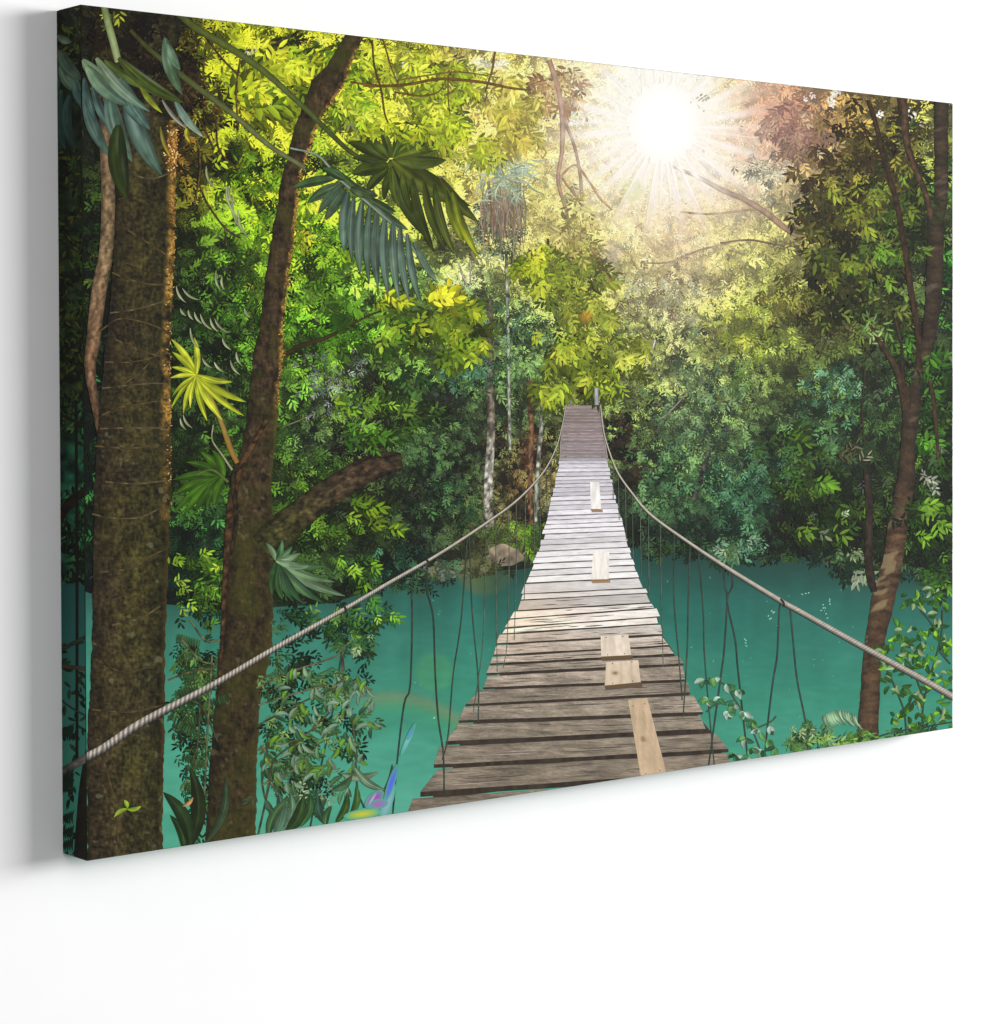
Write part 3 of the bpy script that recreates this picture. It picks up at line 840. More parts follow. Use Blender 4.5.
t1 = trunk('printed_tree', [0, 180, 230, 300, 350, 420, 480, 650, 740, 862], [112, 116, 115, 110, 105, 98, 94, 92, 87, 87],
           [0, 180, 230, 350, 480, 560, 650, 740, 862], [180, 176, 175, 170, 171, 168, 165, 164, 162], 5, 866, bark1, 320, nu=80, step=.95, rag=.9)
tree1 = t1.build(root)
vi = Ink('bark_vine')
for q in ([(112, 273), (128, 279), (150, 285), (170, 284)], [(110, 312), (135, 309), (158, 302), (170, 299)], [(105, 362), (130, 362), (150, 358), (168, 352)], [(102, 388), (130, 385), (155, 382), (166, 384)],
          [(102, 415), (120, 408), (140, 404), (158, 400)], [(100, 428), (130, 428), (168, 428)], [(95, 447), (130, 448), (160, 444)], [(108, 475), (130, 470), (160, 464)], [(105, 482), (135, 484), (165, 480)],
          [(92, 515), (112, 518), (140, 517), (162, 508)], [(100, 572), (130, 568), (150, 556), (168, 548)], [(104, 600), (130, 590), (145, 583)], [(112, 625), (140, 618), (160, 606)], [(95, 660), (125, 672), (160, 662)],
          [(92, 710), (130, 712), (162, 705)], [(98, 745), (112, 790), (120, 860)], [(115, 340), (138, 350), (160, 356)], [(128, 230), (150, 245), (166, 255)], [(160, 350), (140, 372), (118, 388)],
          [(120, 170), (150, 178), (175, 172)], [(118, 200), (140, 196), (172, 215)], [(118, 262), (140, 268), (168, 276)], [(100, 330), (120, 318), (150, 325), (172, 335)]):
    ribbon(vi, [(a, b + 0.6 * rng.normal(), 1.5 + .5 * rng.random()) for a, b in q], 324 + rng.random() * 3, hexc(['54462a', '3c3420', '4a3e26', '5c5036'][rng.integers(4)]), cols=3, noise=.5, step=3)
vi.build(tree1)
# gold crumbs of bark on the lit rim
gm = Ink('sunlit_bark')
n = 240
yy = 185 + rng.random(n) * 320
xx = np.interp(yy, [180, 230, 350, 480], [176, 175, 170, 171]) - np.abs(rng.normal(0, 3.2, n)) + 1
kk = (fbm(xx * 0, yy, 16, 4) > -.25)
xx, yy = xx[kk], yy[kk]; n = len(xx)
cc = np.array([hexc('b88c4c'), hexc('8c6430'), hexc('54401c'), hexc('d0b47c'), hexc('3c2c14')])[rng.integers(0, 5, n)]
leaves(gm, xx, yy, 1.2 + 2 * rng.random(n), .8 + .9 * rng.random(n), rng.random(n) * 3, 328 + rng.random(n) * 4, cc)
n = 170
xx = 172 + rng.normal(0, 3.6, n); yy = 152 + rng.normal(0, 12, n)
cc = np.array([hexc('c88c48'), hexc('985c24'), hexc('5c3c18'), hexc('f0c88c')])[rng.integers(0, 4, n)]
leaves(gm, xx, yy, 1.6 + 2.2 * rng.random(n), 1.1 + 1.1 * rng.random(n), rng.random(n) * 3, 328 + rng.random(n) * 4, cc)
gm.build(tree1)
sp = Ink('sprig')
for b_, t_ in (((127, 808), (124, 800)), ((127, 809), (114, 817)), ((127, 809), (141, 806))):
    one_leaf(sp, b_, t_, 4.5, hexc('5c7c14') * 1.1, 330, n=7, tipcol=hexc('a0b040'))
sp.build(tree1)

tt = Ink('printed_thin_trunk')
ribbon(tt, [(104, 60, 12), (106, 150, 13), (108, 200, 14), (106, 250, 14), (99, 290, 15), (93, 340, 14), (90, 370, 11), (96, 410, 8), (102, 440, 8)], 316, np.array([hexc('3c3020'), hexc('7c6448'), hexc('8c7454'), hexc('846448'), hexc('5c4430')]), cols=12, noise=.5, seed=3, shade=.45, step=1.6)
tt.build(root)


def bark2(x, y, u):
    c = np.where((y < 520)[..., None], hexc('33281a'), hexc('2f2716'))
    t = 1 + .55 * fbm(x, y * .8, 7, 23, 4) + .6 * vnoise(x, y * .5, 1.8, 26) + .4 * vnoise(x * .4, y, 1.6, 4) - .6 * np.clip(vnoise(x, y * .12, 2.2, 61) - .15, 0, 1) + .07 * rng.normal(0, 1, x.shape)
    t = t * (0.6 + .6 * np.sin(np.clip(u, 0, 1) * math.pi) ** .6)
    c = c * t[..., None]
    g = np.clip(fbm(x, y, 30, 9) + .1, 0, .6)[..., None]
    c = c * (1 - g) + hexc('464818') * g * .95
    w = np.clip((u - .80) / .12, 0, 1) * np.clip(.75 + 1.6 * fbm(x, y, 8, 18), 0, 1) * np.clip((440 - y) / 60, 0, 1)
    c = c * (1 - w[..., None]) + (hexc('c89c48') * np.clip(.5 + 1.2 * vnoise(x, y, 1.7, 72), 0, 1)[..., None] + hexc('54401c') * np.clip(.5 - 1.2 * vnoise(x, y, 1.7, 72), 0, 1)[..., None]) * w[..., None]
    w2 = np.clip((u - .80) / .2, 0, 1) * .45 * (y > 420)
    c = c * (1 - w2[..., None]) + hexc('6c6430') * w2[..., None]
    l = np.clip((fbm(x, y, 8, 31) - .42) * 5, 0, .5) * (y > 330)
    c = c * (1 - l[..., None]) + hexc('70684c') * l[..., None]
    return c


t2 = trunk('printed_tree', [33, 50, 66, 80, 100, 121, 170, 190, 228, 280, 330, 352, 380, 430, 480, 520, 600, 650, 700, 750, 840], [346, 335, 326, 312, 304, 297, 283, 279, 273, 265, 259, 254, 251, 245, 234, 228, 225, 219, 215, 211, 205],
           [33, 50, 66, 80, 100, 121, 170, 190, 228, 280, 330, 352, 380, 430, 480, 550, 600, 650, 700, 750, 840], [365, 358, 350, 347, 333, 319, 302, 299, 295, 288, 282, 284, 279, 277, 271, 274, 273, 272, 260, 257, 256], 30, 846, bark2, 334, nu=46, step=.95, rag=1.0)
tree2 = t2.build(root)
br = Ink('moss_branch')
ribbon(br, [(262, 548, 30), (280, 532, 34), (297, 517, 30), (312, 505, 28), (330, 492, 28), (348, 480, 26), (366, 470, 26), (384, 464, 24), (402, 461, 17)], 332, np.array([hexc('38381a'), hexc('443f20'), hexc('4a3e28'), hexc('4a3a2a'), hexc('3a2f20')]), cols=18, noise=.75, seed=5, shade=.45, step=1.5)
br.build(tree2)
rv = Ink('climbing_root')
ribbon(rv, [(266, 420, 5), (240, 470, 7), (232, 500, 9), (228, 540, 8), (225, 580, 6), (222, 640, 4), (219, 690, 3)], 338, hexc('44301c'), cols=6, noise=.8, seed=8)
ribbon(rv, [(240, 455, 3), (233, 480, 5), (236, 520, 5), (230, 560, 3)], 339, hexc('2c2414'), cols=5, noise=.9, seed=9)
rv.build(tree2)
gm2 = Ink('sunlit_bark')
n = 220
yy = 75 + rng.random(n) * 330
xr_ = np.interp(yy, [33, 50, 66, 80, 100, 121, 170, 190, 228, 280, 330, 352, 380, 430], [365, 358, 350, 347, 333, 319, 302, 299, 295, 288, 282, 284, 279, 277])
xx = xr_ - np.abs(rng.normal(0, 1.8, n)) + 1
cc = np.array([hexc('c8a050'), hexc('98703c'), hexc('54401c'), hexc('b89040')])[rng.integers(0, 4, n)]
kk = fbm(xx * 0, yy, 14, 44) > -.3
leaves(gm2, xx[kk], yy[kk], 1.5 + 2.2 * rng.random(kk.sum()), 1 + rng.random(kk.sum()), rng.random(kk.sum()) * 3, 340 + rng.random(kk.sum()) * 3, cc[kk])
gm2.build(tree2)


def bark3(x, y, u):
    low = np.clip((y - 420) / 120, 0, 1)[..., None]
    c = hexc('32281c') * (1 - low) + hexc('463424') * low
    ring = fbm(x * .35, y + (x - 880) * .4, 11, 50)
    t = 1 + .5 * fbm(x * .5, y * 1.6, 7, 43) + .3 * vnoise(x, y, 2, 6)
    t = t * (0.6 + .6 * np.sin(np.clip(u * .95, 0, 1) * math.pi) ** .6)
    c = c * t[..., None]
    l = np.clip((ring - .05) * 5, 0, .62) * np.clip((y - 500) / 40, 0, 1) * np.clip((680 - y) / 40, .15, 1) * (.4 + .6 * (u < .7))
    c = c * (1 - l[..., None]) + hexc('9c8c66') * l[..., None]
    l = np.clip((ring - .38) * 3, 0, .4) * (y <= 500)
    return c * (1 - l[..., None]) + hexc('7c7060') * l[..., None]


t3 = trunk('printed_tree', [100, 200, 220, 300, 340, 380, 400, 450, 480, 520, 560, 600, 640, 680, 735], [934, 934, 928, 925, 921, 911, 903, 900, 897, 888, 883, 871, 865, 861, 857],
           [100, 200, 220, 300, 340, 380, 400, 450, 480, 520, 560, 600, 640, 680, 735], [948, 948, 944, 942, 935, 926, 921, 915, 915, 909, 903, 895, 885, 880, 878], 98, 742, bark3, 334, nu=28, step=.95, rag=.6)
tree3 = t3.build(root)
for nm, q, col in (('limb', [(870, 325, 3), (878, 340, 4.5), (888, 355, 5.5), (897, 370, 7), (904, 392, 10), (906, 410, 9)], '4c3826'),
                   ('limb', [(868, 100, 4), (876, 125, 4.5), (884, 161, 5), (896, 201, 5.5), (905, 251, 6), (911, 292, 6), (918, 335, 6), (918, 370, 6)], '44301f'),
                   ('limb', [(895, 318, 2.5), (901, 345, 3), (903, 380, 4)], '3c3020'),
                   ('limb', [(930, 380, 4), (934, 405, 5), (936, 430, 4), (938, 460, 3)], '4c3a26'),
                   ('limb', [(866, 470, 5), (869, 510, 8), (868, 550, 8), (870, 575, 9), (874, 592, 6)], '3c3026'),
                   ('limb', [(896, 70, 10), (903, 108, 9), (908, 150, 7), (924, 190, 6), (932, 220, 6)], '5c4430')):
    t = Ink(nm)
    ribbon(t, q, 366 + rng.random(), hexc(col) * .85, cols=9, noise=.5, seed=int(q[0][1]) % 13, step=1.6)
    t.build(tree3)

# slim branches across the canopy
for q, col, wsh in (
        ([(350, 82, 2), (380, 86, 3), (410, 84, 3), (440, 79, 3), (480, 82, 3), (510, 88, 2.5), (530, 90, 2)], '6c4c1c', .35),
        ([(372, 40, 2), (374, 65, 2), (381, 90, 2), (385, 115, 1.6), (392, 130, 1.2)], '5c4418', .1), ([(383, 40, 1.5), (392, 70, 1.5), (400, 88, 1)], '6c5018', .1),
        ([(395, 92, 2), (420, 96, 1.8), (438, 92, 1.5), (446, 80, 1)], '6c4c1c', .2), ([(448, 76, 1.4), (448, 100, 1.2), (450, 115, 1)], '5c4418', .2),
        ([(400, 80, 1.6), (430, 75, 1.6), (460, 72, 1.4), (500, 78, 1)], '7c5c28', .3), ([(495, 50, 2.2), (492, 70, 2), (485, 92, 1.5)], '6c5030', .3),
        ([(549, 60, 5), (557, 85, 5), (562, 115, 4.5), (562, 150, 4), (558, 180, 3.5), (566, 210, 3), (570, 235, 2)], '9c7058', .7),
        ([(562, 115, 2.4), (574, 145, 2.6), (580, 175, 3), (582, 210, 3), (581, 250, 2.6), (583, 300, 2), (584, 345, 1.5)], '946c50', .65),
        ([(560, 177, 2), (575, 165, 2), (588, 180, 2), (600, 198, 1.8), (612, 210, 1.5)], 'a87850', .5), ([(562, 178, 1.8), (574, 194, 1.8), (580, 200, 1.6)], 'a87850', .5),
        ([(580, 210, 2.2), (560, 235, 2), (558, 262, 2), (540, 275, 1.6)], '8c6c34', .4), ([(590, 245, 2.4), (606, 275, 2), (616, 295, 1.5)], '9c7444', .45),
        ([(672, 166, 2), (700, 178, 4), (722, 190, 5), (745, 200, 5), (765, 212, 6), (785, 228, 6), (804, 238, 6)], '8c6c54', .75),
        ([(680, 212, 2), (710, 214, 2), (740, 211, 2.2), (760, 209, 2.2)], 'a88868', .5), ([(720, 243, 1.6), (750, 240, 1.8), (780, 245, 1.6), (800, 240, 1.2)], '6c5c48', .3),
        ([(640, 263, 1.4), (670, 262, 1.6), (700, 250, 1.8), (730, 243, 1.6)], 'a89078', .4),
        ([(283, 356, 4), (300, 346, 4.4), (325, 338, 4), (345, 328, 3), (370, 315, 2), (400, 305, 1.4)], '3c3018', 0),
        ([(386, 375, 2), (387, 405, 2.4), (384, 430, 3), (381, 448, 3)], '2c2814', 0), ([(392, 455, 2), (391, 430, 1.6), (388, 410, 1.4)], '34301c', 0),
        ([(458, 262, 1.4), (466, 284, 1.6), (470, 284, 1.4), (470, 260, 1)], 'b0a898', .2), ([(282, 427, 1.6), (300, 420, 1.4), (312, 413, 1)], '6c6c48', 0),
        ([(662, 418, 1.4), (676, 405, 1.6), (690, 388, 1.2)], '948c80', .3), ([(652, 350, 1.6), (655, 340, 2)], 'c0b8b0', .3),
        ([(836, 300, 1.4), (830, 330, 1.4), (818, 360, 1)], '4c4030', 0), ([(865, 370, 2), (862, 410, 2), (864, 440, 1.6)], '3c3424', 0)):
    bs = Ink('printed_branch')
    ribbon(bs, q, 312 + rng.random() * 8, hexc(col), wash=wsh, cols=5, noise=.3, step=3, seed=int(q[0][0]) % 17)
    bs.build(root)

# ------------------------------------------------------------------ 5  overhanging foliage
def sprays(name, items, parent=root):
    t = Ink(name)
    for it in items:
        cluster(t, *it[:9], **it[9])
    return t.build(parent)


LIME = ['5c7414', '8ca01c', 'b8c828', 'e0e84c']
OLIVE = ['3c4c14', '586c1c', '7c941f', 'b0c030']
DARK = ['1c240e', '2c3414', '44501c', '6c7c34']
sprays('printed_overhanging_leaves', [
    (560, 275, 50, 34, 520, 11, OLIVE, 342, 362, dict(wash=.5, ang0=.6, spread=.9)),
    (530, 262, 26, 20, 150, 10, LIME, 350, 366, dict(wash=.3, ang0=1.0)),
    (575, 355, 44, 40, 560, 11, ['4c5c18', '6c8020', '90a42c', 'b8c844'], 342, 362, dict(wash=.3, ang0=1.2, spread=.5)),
    (628, 355, 22, 24, 150, 10, ['5c7020', '889c2c', 'a8bc38', 'ccd860'], 346, 366, dict(wash=.3, ang0=1.0, spread=.5)),
    (552, 390, 22, 14, 110, 11, ['4c5c18', '6c8020', '90a42c', 'a8bc38'], 350, 366, dict(wash=.2, ang0=1.5, spread=.4)),
    (596, 385, 34, 14, 130, 11, ['4c5c18', '6c8020', '90a42c', 'a8bc38'], 350, 366, dict(wash=.2, ang0=1.3, spread=.4)),
    (575, 240, 26, 60, 260, 9, ['8c8840', 'a8a450', 'c0bc60', 'd4d080'], 342, 362, dict(wash=.5, ang0=1.2)),
    (590, 310, 30, 24, 190, 10, ['6c7828', '8c9c30', 'a8b840', 'c0c858'], 342, 362, dict(wash=.4, ang0=1.0))])
sprays('printed_overhanging_leaves', [
    (440, 320, 46, 26, 330, 12, OLIVE, 344, 364, dict(wash=0, ang0=.5, spread=1.0, elong=.45)),
    (462, 350, 28, 20, 130, 11, ['4c5c14', '6c8a1c', '94b028', 'bcd038'], 346, 366, dict(wash=0, ang0=1.2, spread=.6, elong=.45)),
    (450, 299, 18, 7, 46, 13, ['a0ac20', 'd8d830', 'f4f048'], 360, 372, dict(wash=0, ang0=-.6, spread=.9, elong=.5)),
    (475, 325, 20, 16, 90, 11, OLIVE, 350, 366, dict(wash=0, ang0=.8, elong=.45)),
    (390, 300, 22, 8, 40, 12, ['88a020', 'b4c428', 'd8e040'], 360, 372, dict(wash=0, ang0=.1, spread=.5)),
    (385, 335, 26, 20, 90, 12, ['3c6018', '5c8c20', '80b028', 'a8cc38'], 346, 366, dict(wash=0, ang0=.8, spread=.8, elong=.5)),
    (340, 310, 20, 14, 50, 12, ['3c6818', '5c9420', '84bc28'], 346, 366, dict(wash=0, ang0=1.0, elong=.5)),
    (405, 385, 30, 24, 90, 11, ['20381c', '34542c', '50783c', '7ca04c'], 342, 362, dict(wash=0, ang0=.5, elong=.45)),
    (400, 410, 36, 14, 70, 13, ['243818', '3c5c20', '608c28', '9cb848'], 346, 366, dict(wash=0, ang0=.1, spread=.5)),
    (372, 436, 34, 16, 80, 13, ['24400e', '3c6c18', '60a020', '80bc30'], 346, 366, dict(wash=0, ang0=.2, spread=.6)),
    (360, 405, 30, 10, 50, 10, ['3c5c18', '608c20', '90b430'], 346, 366, dict(wash=0, ang0=.1, spread=.4))])
sprays('printed_overhanging_leaves', [
    (375, 505, 26, 10, 60, 10, ['4c6818', '789820', 'a8c828'], 346, 366, dict(wash=0, ang0=.1, spread=.6)),
    (380, 520, 24, 14, 60, 10, ['4c6818', '88a820', 'c0d830'], 346, 366, dict(wash=0, ang0=.4, spread=.6)),
    (330, 530, 44, 22, 230, 8, ['243c14', '44681c', '6c9428', 'a0c040'], 340, 362, dict(wash=0, ang0=.2, spread=.8)),
    (362, 572, 30, 22, 120, 9, ['24441c', '4c7c24', '78b030', 'a0d040'], 340, 362, dict(wash=0, ang0=.9, spread=.7)),
    (330, 630, 56, 30, 560, 8, ['14301c', '2c5424', '4c8034', '80b050'], 340, 362, dict(wash=0, ang0=.3, spread=.9)),
    (375, 615, 20, 20, 80, 9, ['2c5c2c', '4c8c30', '80bc38', 'a8d048'], 340, 362, dict(wash=0, ang0=.5, spread=.6)),
    (355, 650, 22, 18, 160, 7, ['1c3c24', '345c34', '54844c', 'a8b89c'], 340, 362, dict(wash=0, ang0=1.4, spread=.6)),
    (298, 670, 26, 24, 130, 9, ['14301c', '2c5424', '4c8034', '80a868'], 340, 362, dict(wash=0, ang0=.9, spread=.9)),
    (196, 600, 28, 30, 190, 8, ['18300e', '34581c', '5c8c28', 'a0c448'], 322, 332, dict(wash=0, ang0=.1, spread=.7)),
    (195, 560, 24, 12, 60, 10, ['2c4c14', '5c8420', '90b830'], 322, 332, dict(wash=0, ang0=0.1, spread=.4)),
    (212, 575, 14, 14, 40, 8, ['4c7420', '80a830', 'b0d040'], 322, 332, dict(wash=0, ang0=2.9, spread=.4))])
sprays('printed_overhanging_leaves', [      # dark shaded mass of the right tree
    (860, 150, 70, 55, 1100, 10, ['2c2614', '443c1e', '5c5828', 'a09c3c'], 344, 364, dict(wash=.15, ang0=1.5, spread=.6)),
    (800, 130, 50, 30, 500, 9, ['68503e', '84705a', 'a09070', 'c4bc90'], 342, 362, dict(wash=.5, ang0=1.5, spread=.7)),
    (850, 210, 62, 34, 800, 11, ['22240f', '38381a', '545820', '8c9830'], 344, 364, dict(wash=.15, ang0=1.3, spread=.7)),
    (845, 262, 48, 36, 520, 12, ['20240f', '34381a', '4c5420', '7c8c2c'], 344, 364, dict(wash=.1, ang0=1.2, spread=.6)),
    (905, 190, 36, 60, 560, 10, ['20280f', '38441c', '587028', '90b040'], 344, 364, dict(wash=0, ang0=.9, spread=.9)),
    (860, 310, 60, 30, 520, 10, ['1c200f', '303818', '485424', '708038'], 344, 364, dict(wash=0, ang0=1.0, spread=.8)),
    (880, 250, 40, 40, 360, 11, ['1c240f', '303c18', '4c6424', '74a034'], 344, 364, dict(wash=0, ang0=1.4, spread=.6)),
    (905, 355, 28, 40, 180, 9, ['14240c', '2c4818', '4c7c24', '70ac34'], 344, 364, dict(wash=0, ang0=1.0)),
    (940, 260, 16, 120, 300, 10, ['102810', '204c1c', '3c7c2c', '64b048'], 322, 332, dict(wash=0, ang0=.6)),
    (935, 400, 20, 60, 260, 11, ['10200c', '1c3c12', '34641c', '64982c'], 336, 350, dict(wash=0, ang0=.4)),
    (785, 300, 34, 26, 220, 8, ['4c4c28', '646830', '80883c', 'a0ac48'], 342, 362, dict(wash=.3, ang0=1.0)),
    (870, 330, 16, 12, 30, 11, ['6c8c48', '98b878', 'c0d8a0'], 362, 370, dict(wash=0, ang0=.3, elong=.25, spread=1.2)),
    (925, 450, 26, 12, 70, 12, ['1c3c0c', '34681c', '5c9828', '80b838'], 346, 366, dict(wash=0, ang0=.2, spread=.5)),
    (795, 435, 18, 8, 26, 12, ['3c5c20', '5c8c28', '80ac38'], 346, 366, dict(wash=0, ang0=-.3, spread=.4)),
    (790, 485, 34, 10, 60, 11, ['284014', '406420', '6c942c'], 346, 366, dict(wash=0, ang0=.1, spread=.5)),
    (840, 520, 52, 34, 330, 11, ['141f0c', '24380f', '3c5c18', '648c2c'], 344, 360, dict(wash=0, ang0=.4, spread=.7)),
    (930, 520, 26, 46, 260, 11, ['101c08', '20400f', '3c6818', '74a42c'], 336, 350, dict(wash=0, ang0=.3, spread=.6)),
    (846, 455, 18, 10, 14, 12, ['807c60', '98947c', 'b4b098'], 366, 372, dict(wash=0, ang0=-.7, elong=.2, spread=.4)),
    (862, 483, 14, 12, 16, 9, ['6c7c74', '8c9c94', 'b0bcb8'], 366, 372, dict(wash=0, ang0=.3, elong=.35, spread=.7)),
    (835, 520, 40, 30, 22, 7, ['607060', '809080', 'a4b0a4'], 366, 372, dict(wash=0, ang0=.3, elong=.4, spread=.9)),
    (935, 480, 16, 40, 20, 8, ['607060', '809080', 'a4b0a4'], 366, 372, dict(wash=0, ang0=.3, elong=.4, spread=.9))])
sprays('printed_undergrowth', [
    (320, 720, 52, 60, 420, 8, ['1c3414', '2c5020', '4c7430', '8ca860'], 360, 368, dict(wash=0, ang0=1.0, spread=.9)),
    (290, 760, 30, 60, 260, 8, ['142410', '24401c', '3c6430', '6c8c50'], 360, 368, dict(wash=0, ang0=1.2, spread=.8)),
    (190, 700, 24, 80, 300, 8, ['142410', '24401c', '3c6430', '5c7c44'], 322, 332, dict(wash=0, ang0=1.2, spread=.8))])
sprays('printed_overhanging_leaves', [      # backlit canopy top left
    (285, 70, 60, 26, 330, 16, ['4c6014', '8ca01c', 'c0cc24', 'ecec50'], 300, 312, dict(wash=0, ang0=.1, spread=.6)),
    (270, 100, 50, 22, 170, 18, ['4c6014', '7c941c', 'acc024', 'd8dc38'], 300, 312, dict(wash=0, ang0=0, spread=.35)),
    (330, 62, 60, 18, 300, 12, ['54701c', '80a020', 'b0c828', 'dce448'], 300, 312, dict(wash=.1, ang0=.9, spread=.9)),
    (420, 85, 66, 30, 620, 11, ['7c8c28', 'a0b42c', 'c4d438', 'e4ec58'], 296, 308, dict(wash=.25, ang0=1.0, spread=.9)),
    (445, 125, 30, 26, 300, 11, ['6c7c20', '94a828', 'b8cc30', 'd8e050'], 300, 312, dict(wash=.3, ang0=1.0, spread=.8)),
    (480, 150, 30, 16, 150, 11, ['84902c', 'a4b430', 'c4d038', 'e0e458'], 300, 312, dict(wash=.3, ang0=1.2, spread=.5)),
    (515, 110, 30, 40, 420, 11, ['a8a040', 'c0b848', 'd8d060', 'ece890'], 296, 308, dict(wash=.4, ang0=1.2, spread=.6)),
    (355, 110, 26, 22, 160, 11, ['5c8420', '84ac28', 'b0cc34', 'd4e050'], 296, 308, dict(wash=0, ang0=1.0)),
    (560, 90, 34, 26, 300, 10, ['a87c58', 'b89868', 'd0b880', 'e8dca0'], 296, 308, dict(wash=.35, ang0=1.4)),
    (285, 200, 30, 60, 420, 9, ['2c4810', '5c8418', '8cb820', 'c0dc38'], 300, 312, dict(wash=0, ang0=.8, spread=.9)),
    (240, 175, 34, 30, 260, 9, ['243c0c', '4c7014', '7ca41c', 'b0cc34'], 300, 312, dict(wash=0, ang0=.6, spread=1)),
    (245, 110, 26, 16, 60, 12, ['6c7c18', 'a0ac20', 'd8d830'], 302, 312, dict(wash=0, ang0=.4)),
    (300, 238, 14, 10, 34, 10, ['a0a820', 'd0cc28', 'ece440'], 302, 312, dict(wash=0, ang0=.8)),
    (260, 290, 18, 16, 60, 9, ['3c5c18', '6c8c28', 'a0b040', 'd0d870'], 302, 312, dict(wash=0, ang0=1.2)),
    (195, 60, 30, 26, 120, 10, ['2c2c10', '4c5014', '6c7818', 'a0a828'], 322, 332, dict(wash=0, ang0=.4, spread=1)),
    (205, 110, 30, 26, 90, 8, ['241c10', '3c3018', '5c4c1c', '8c9024'], 322, 332, dict(wash=0, ang0=.4, spread=1))])

# ---- the dark crown mass at the top left
dm = Ink('printed_dark_leaves')
cluster(dm, 130, 60, 50, 60, 900, 12, ['140f08', '1f180c', '2c2412', '3c3a18'], 336, 350, wash=0, spread=1.4)
cluster(dm, 190, 85, 34, 34, 300, 10, ['181008', '281c10', '3c2c18', '544820'], 336, 350, wash=0, spread=1.4)
cluster(dm, 92, 240, 10, 150, 260, 8, ['0e180a', '1c3010', '345018', '607c28'], 312, 315, wash=0, spread=1.4)
cluster(dm, 92, 480, 5, 100, 90, 7, ['0e180a', '1c4020', '348044', '60b060'], 312, 315, wash=0, spread=1.4)
cluster(dm, 108, 16, 22, 10, 60, 9, ['1c1c0c', '4c5014', '809020', 'a0a838'], 350, 356, wash=0)
dm.build(root)

# ---- stems, fronds, big leaves
def stem_(*a, **k):
    t = Ink('printed_stem')
    ribbon(t, *a, **k)
    t.build(root)


stem_([(103, 2, 7), (107, 20, 7), (113, 42, 7.5), (118, 62, 7)], 372, np.array([hexc('74864c'), hexc('98a870'), hexc('a0ac78')]), cols=6, noise=.1)
stem_([(130, 30, 4), (150, 50, 5), (190, 82, 6), (230, 112, 5.5), (270, 146, 5), (305, 168, 4)], 371, np.array([hexc('3c4018'), hexc('545c2c'), hexc('6c7440'), hexc('747c50')]), cols=6, noise=.15)
stem_([(172, 8, 7), (196, 28, 7.5), (230, 48, 7), (262, 70, 6.5), (300, 104, 5.5), (325, 128, 5), (348, 150, 4.5), (366, 160, 4), (390, 166, 4)], 375, np.array([hexc('4c5420'), hexc('5c6828'), hexc('5c6830'), hexc('4c5824'), hexc('3c4418')]), cols=6, noise=.15)
stem_([(197, 374, 2.5), (210, 396, 3.4), (222, 425, 5), (230, 448, 6), (237, 463, 5)], 373, np.array([hexc('8c8c2c'), hexc('a08840'), hexc('9c7434')]), cols=5)
stem_([(196, 475, 2), (212, 470, 2.5), (228, 482, 3)], 373, hexc('5c7030'), cols=4)
stem_([(213, 425, 1.5), (212, 440, 1.6), (222, 455, 2), (232, 470, 2.4)], 373, hexc('a0a078'), cols=4)
for q in ([(197, 140), (200, 165), (198, 185), (194, 205)], [(199, 185), (208, 205), (225, 228), (240, 238)], [(216, 120), (219, 150), (238, 170)], [(185, 95), (200, 120), (214, 150)],
          [(200, 30), (215, 50), (225, 62), (238, 75)], [(206, 42), (204, 80), (218, 108)], [(240, 60), (236, 90), (238, 130)], [(225, 225), (226, 245)]):
    stem_([(a, b, 1.8) for a, b in q], 374, hexc(['5c4828', '7c6844', '4c3424'][rng.integers(3)]), cols=3, noise=.5)



def frond(name, items, h, **kw):
    t = Ink(name)
    for i_, (b, tp, w, c, *rest) in enumerate(items):
        c1 = rest[0] if rest else c
        one_leaf(t, b, tp, w, hexc(c), h + i_ * .3, tipcol=hexc(c1), seed=i_, **kw)
    return t.build(root)


frond('printed_big_leaf', [
    ((84, 96), (111, 158), 13, '3e5458', '4c6660'), ((92, 86), (118, 138), 9, '3a5054'), ((108, 90), (132, 162), 17, '425a5a', '5a766a'),
    ((126, 92), (162, 176), 19, '405a5c', '465e56'), ((120, 78), (150, 130), 17, '486264'), ((82, 60), (140, 104), 17, '768c74', '4a6462'), ((86, 66), (128, 106), 16, '6a846e', '4a6462'), ((96, 58), (150, 112), 12, '869a80', '4a6260'),
    ((84, 78), (96, 122), 9, '344c50'), ((118, 125), (127, 200), 20, '243010', '2c3814'),
    ((138, 81), (162, 113), 6, '5c6c14', 'a0ac20'), ((118, 58), (184, 103), 13, '44501a', '3c4c14'), ((104, 60), (160, 92), 9, '4c5c28'),
    ((174, 99), (203, 137), 8, '4c6868', 'a0b4b0'), ((165, 38), (182, 95), 13, '587464', '486048'), ((168, 44), (180, 70), 9, '587464'), ((162, 100), (188, 130), 4, '8c8c88'),
    ((186, 128), (189, 142), 5, '8c9420', 'd0c040'), ((160, 126), (172, 160), 4, '6c6020', 'a08830')], 378, sheen=.45, n=16, bend=.06)
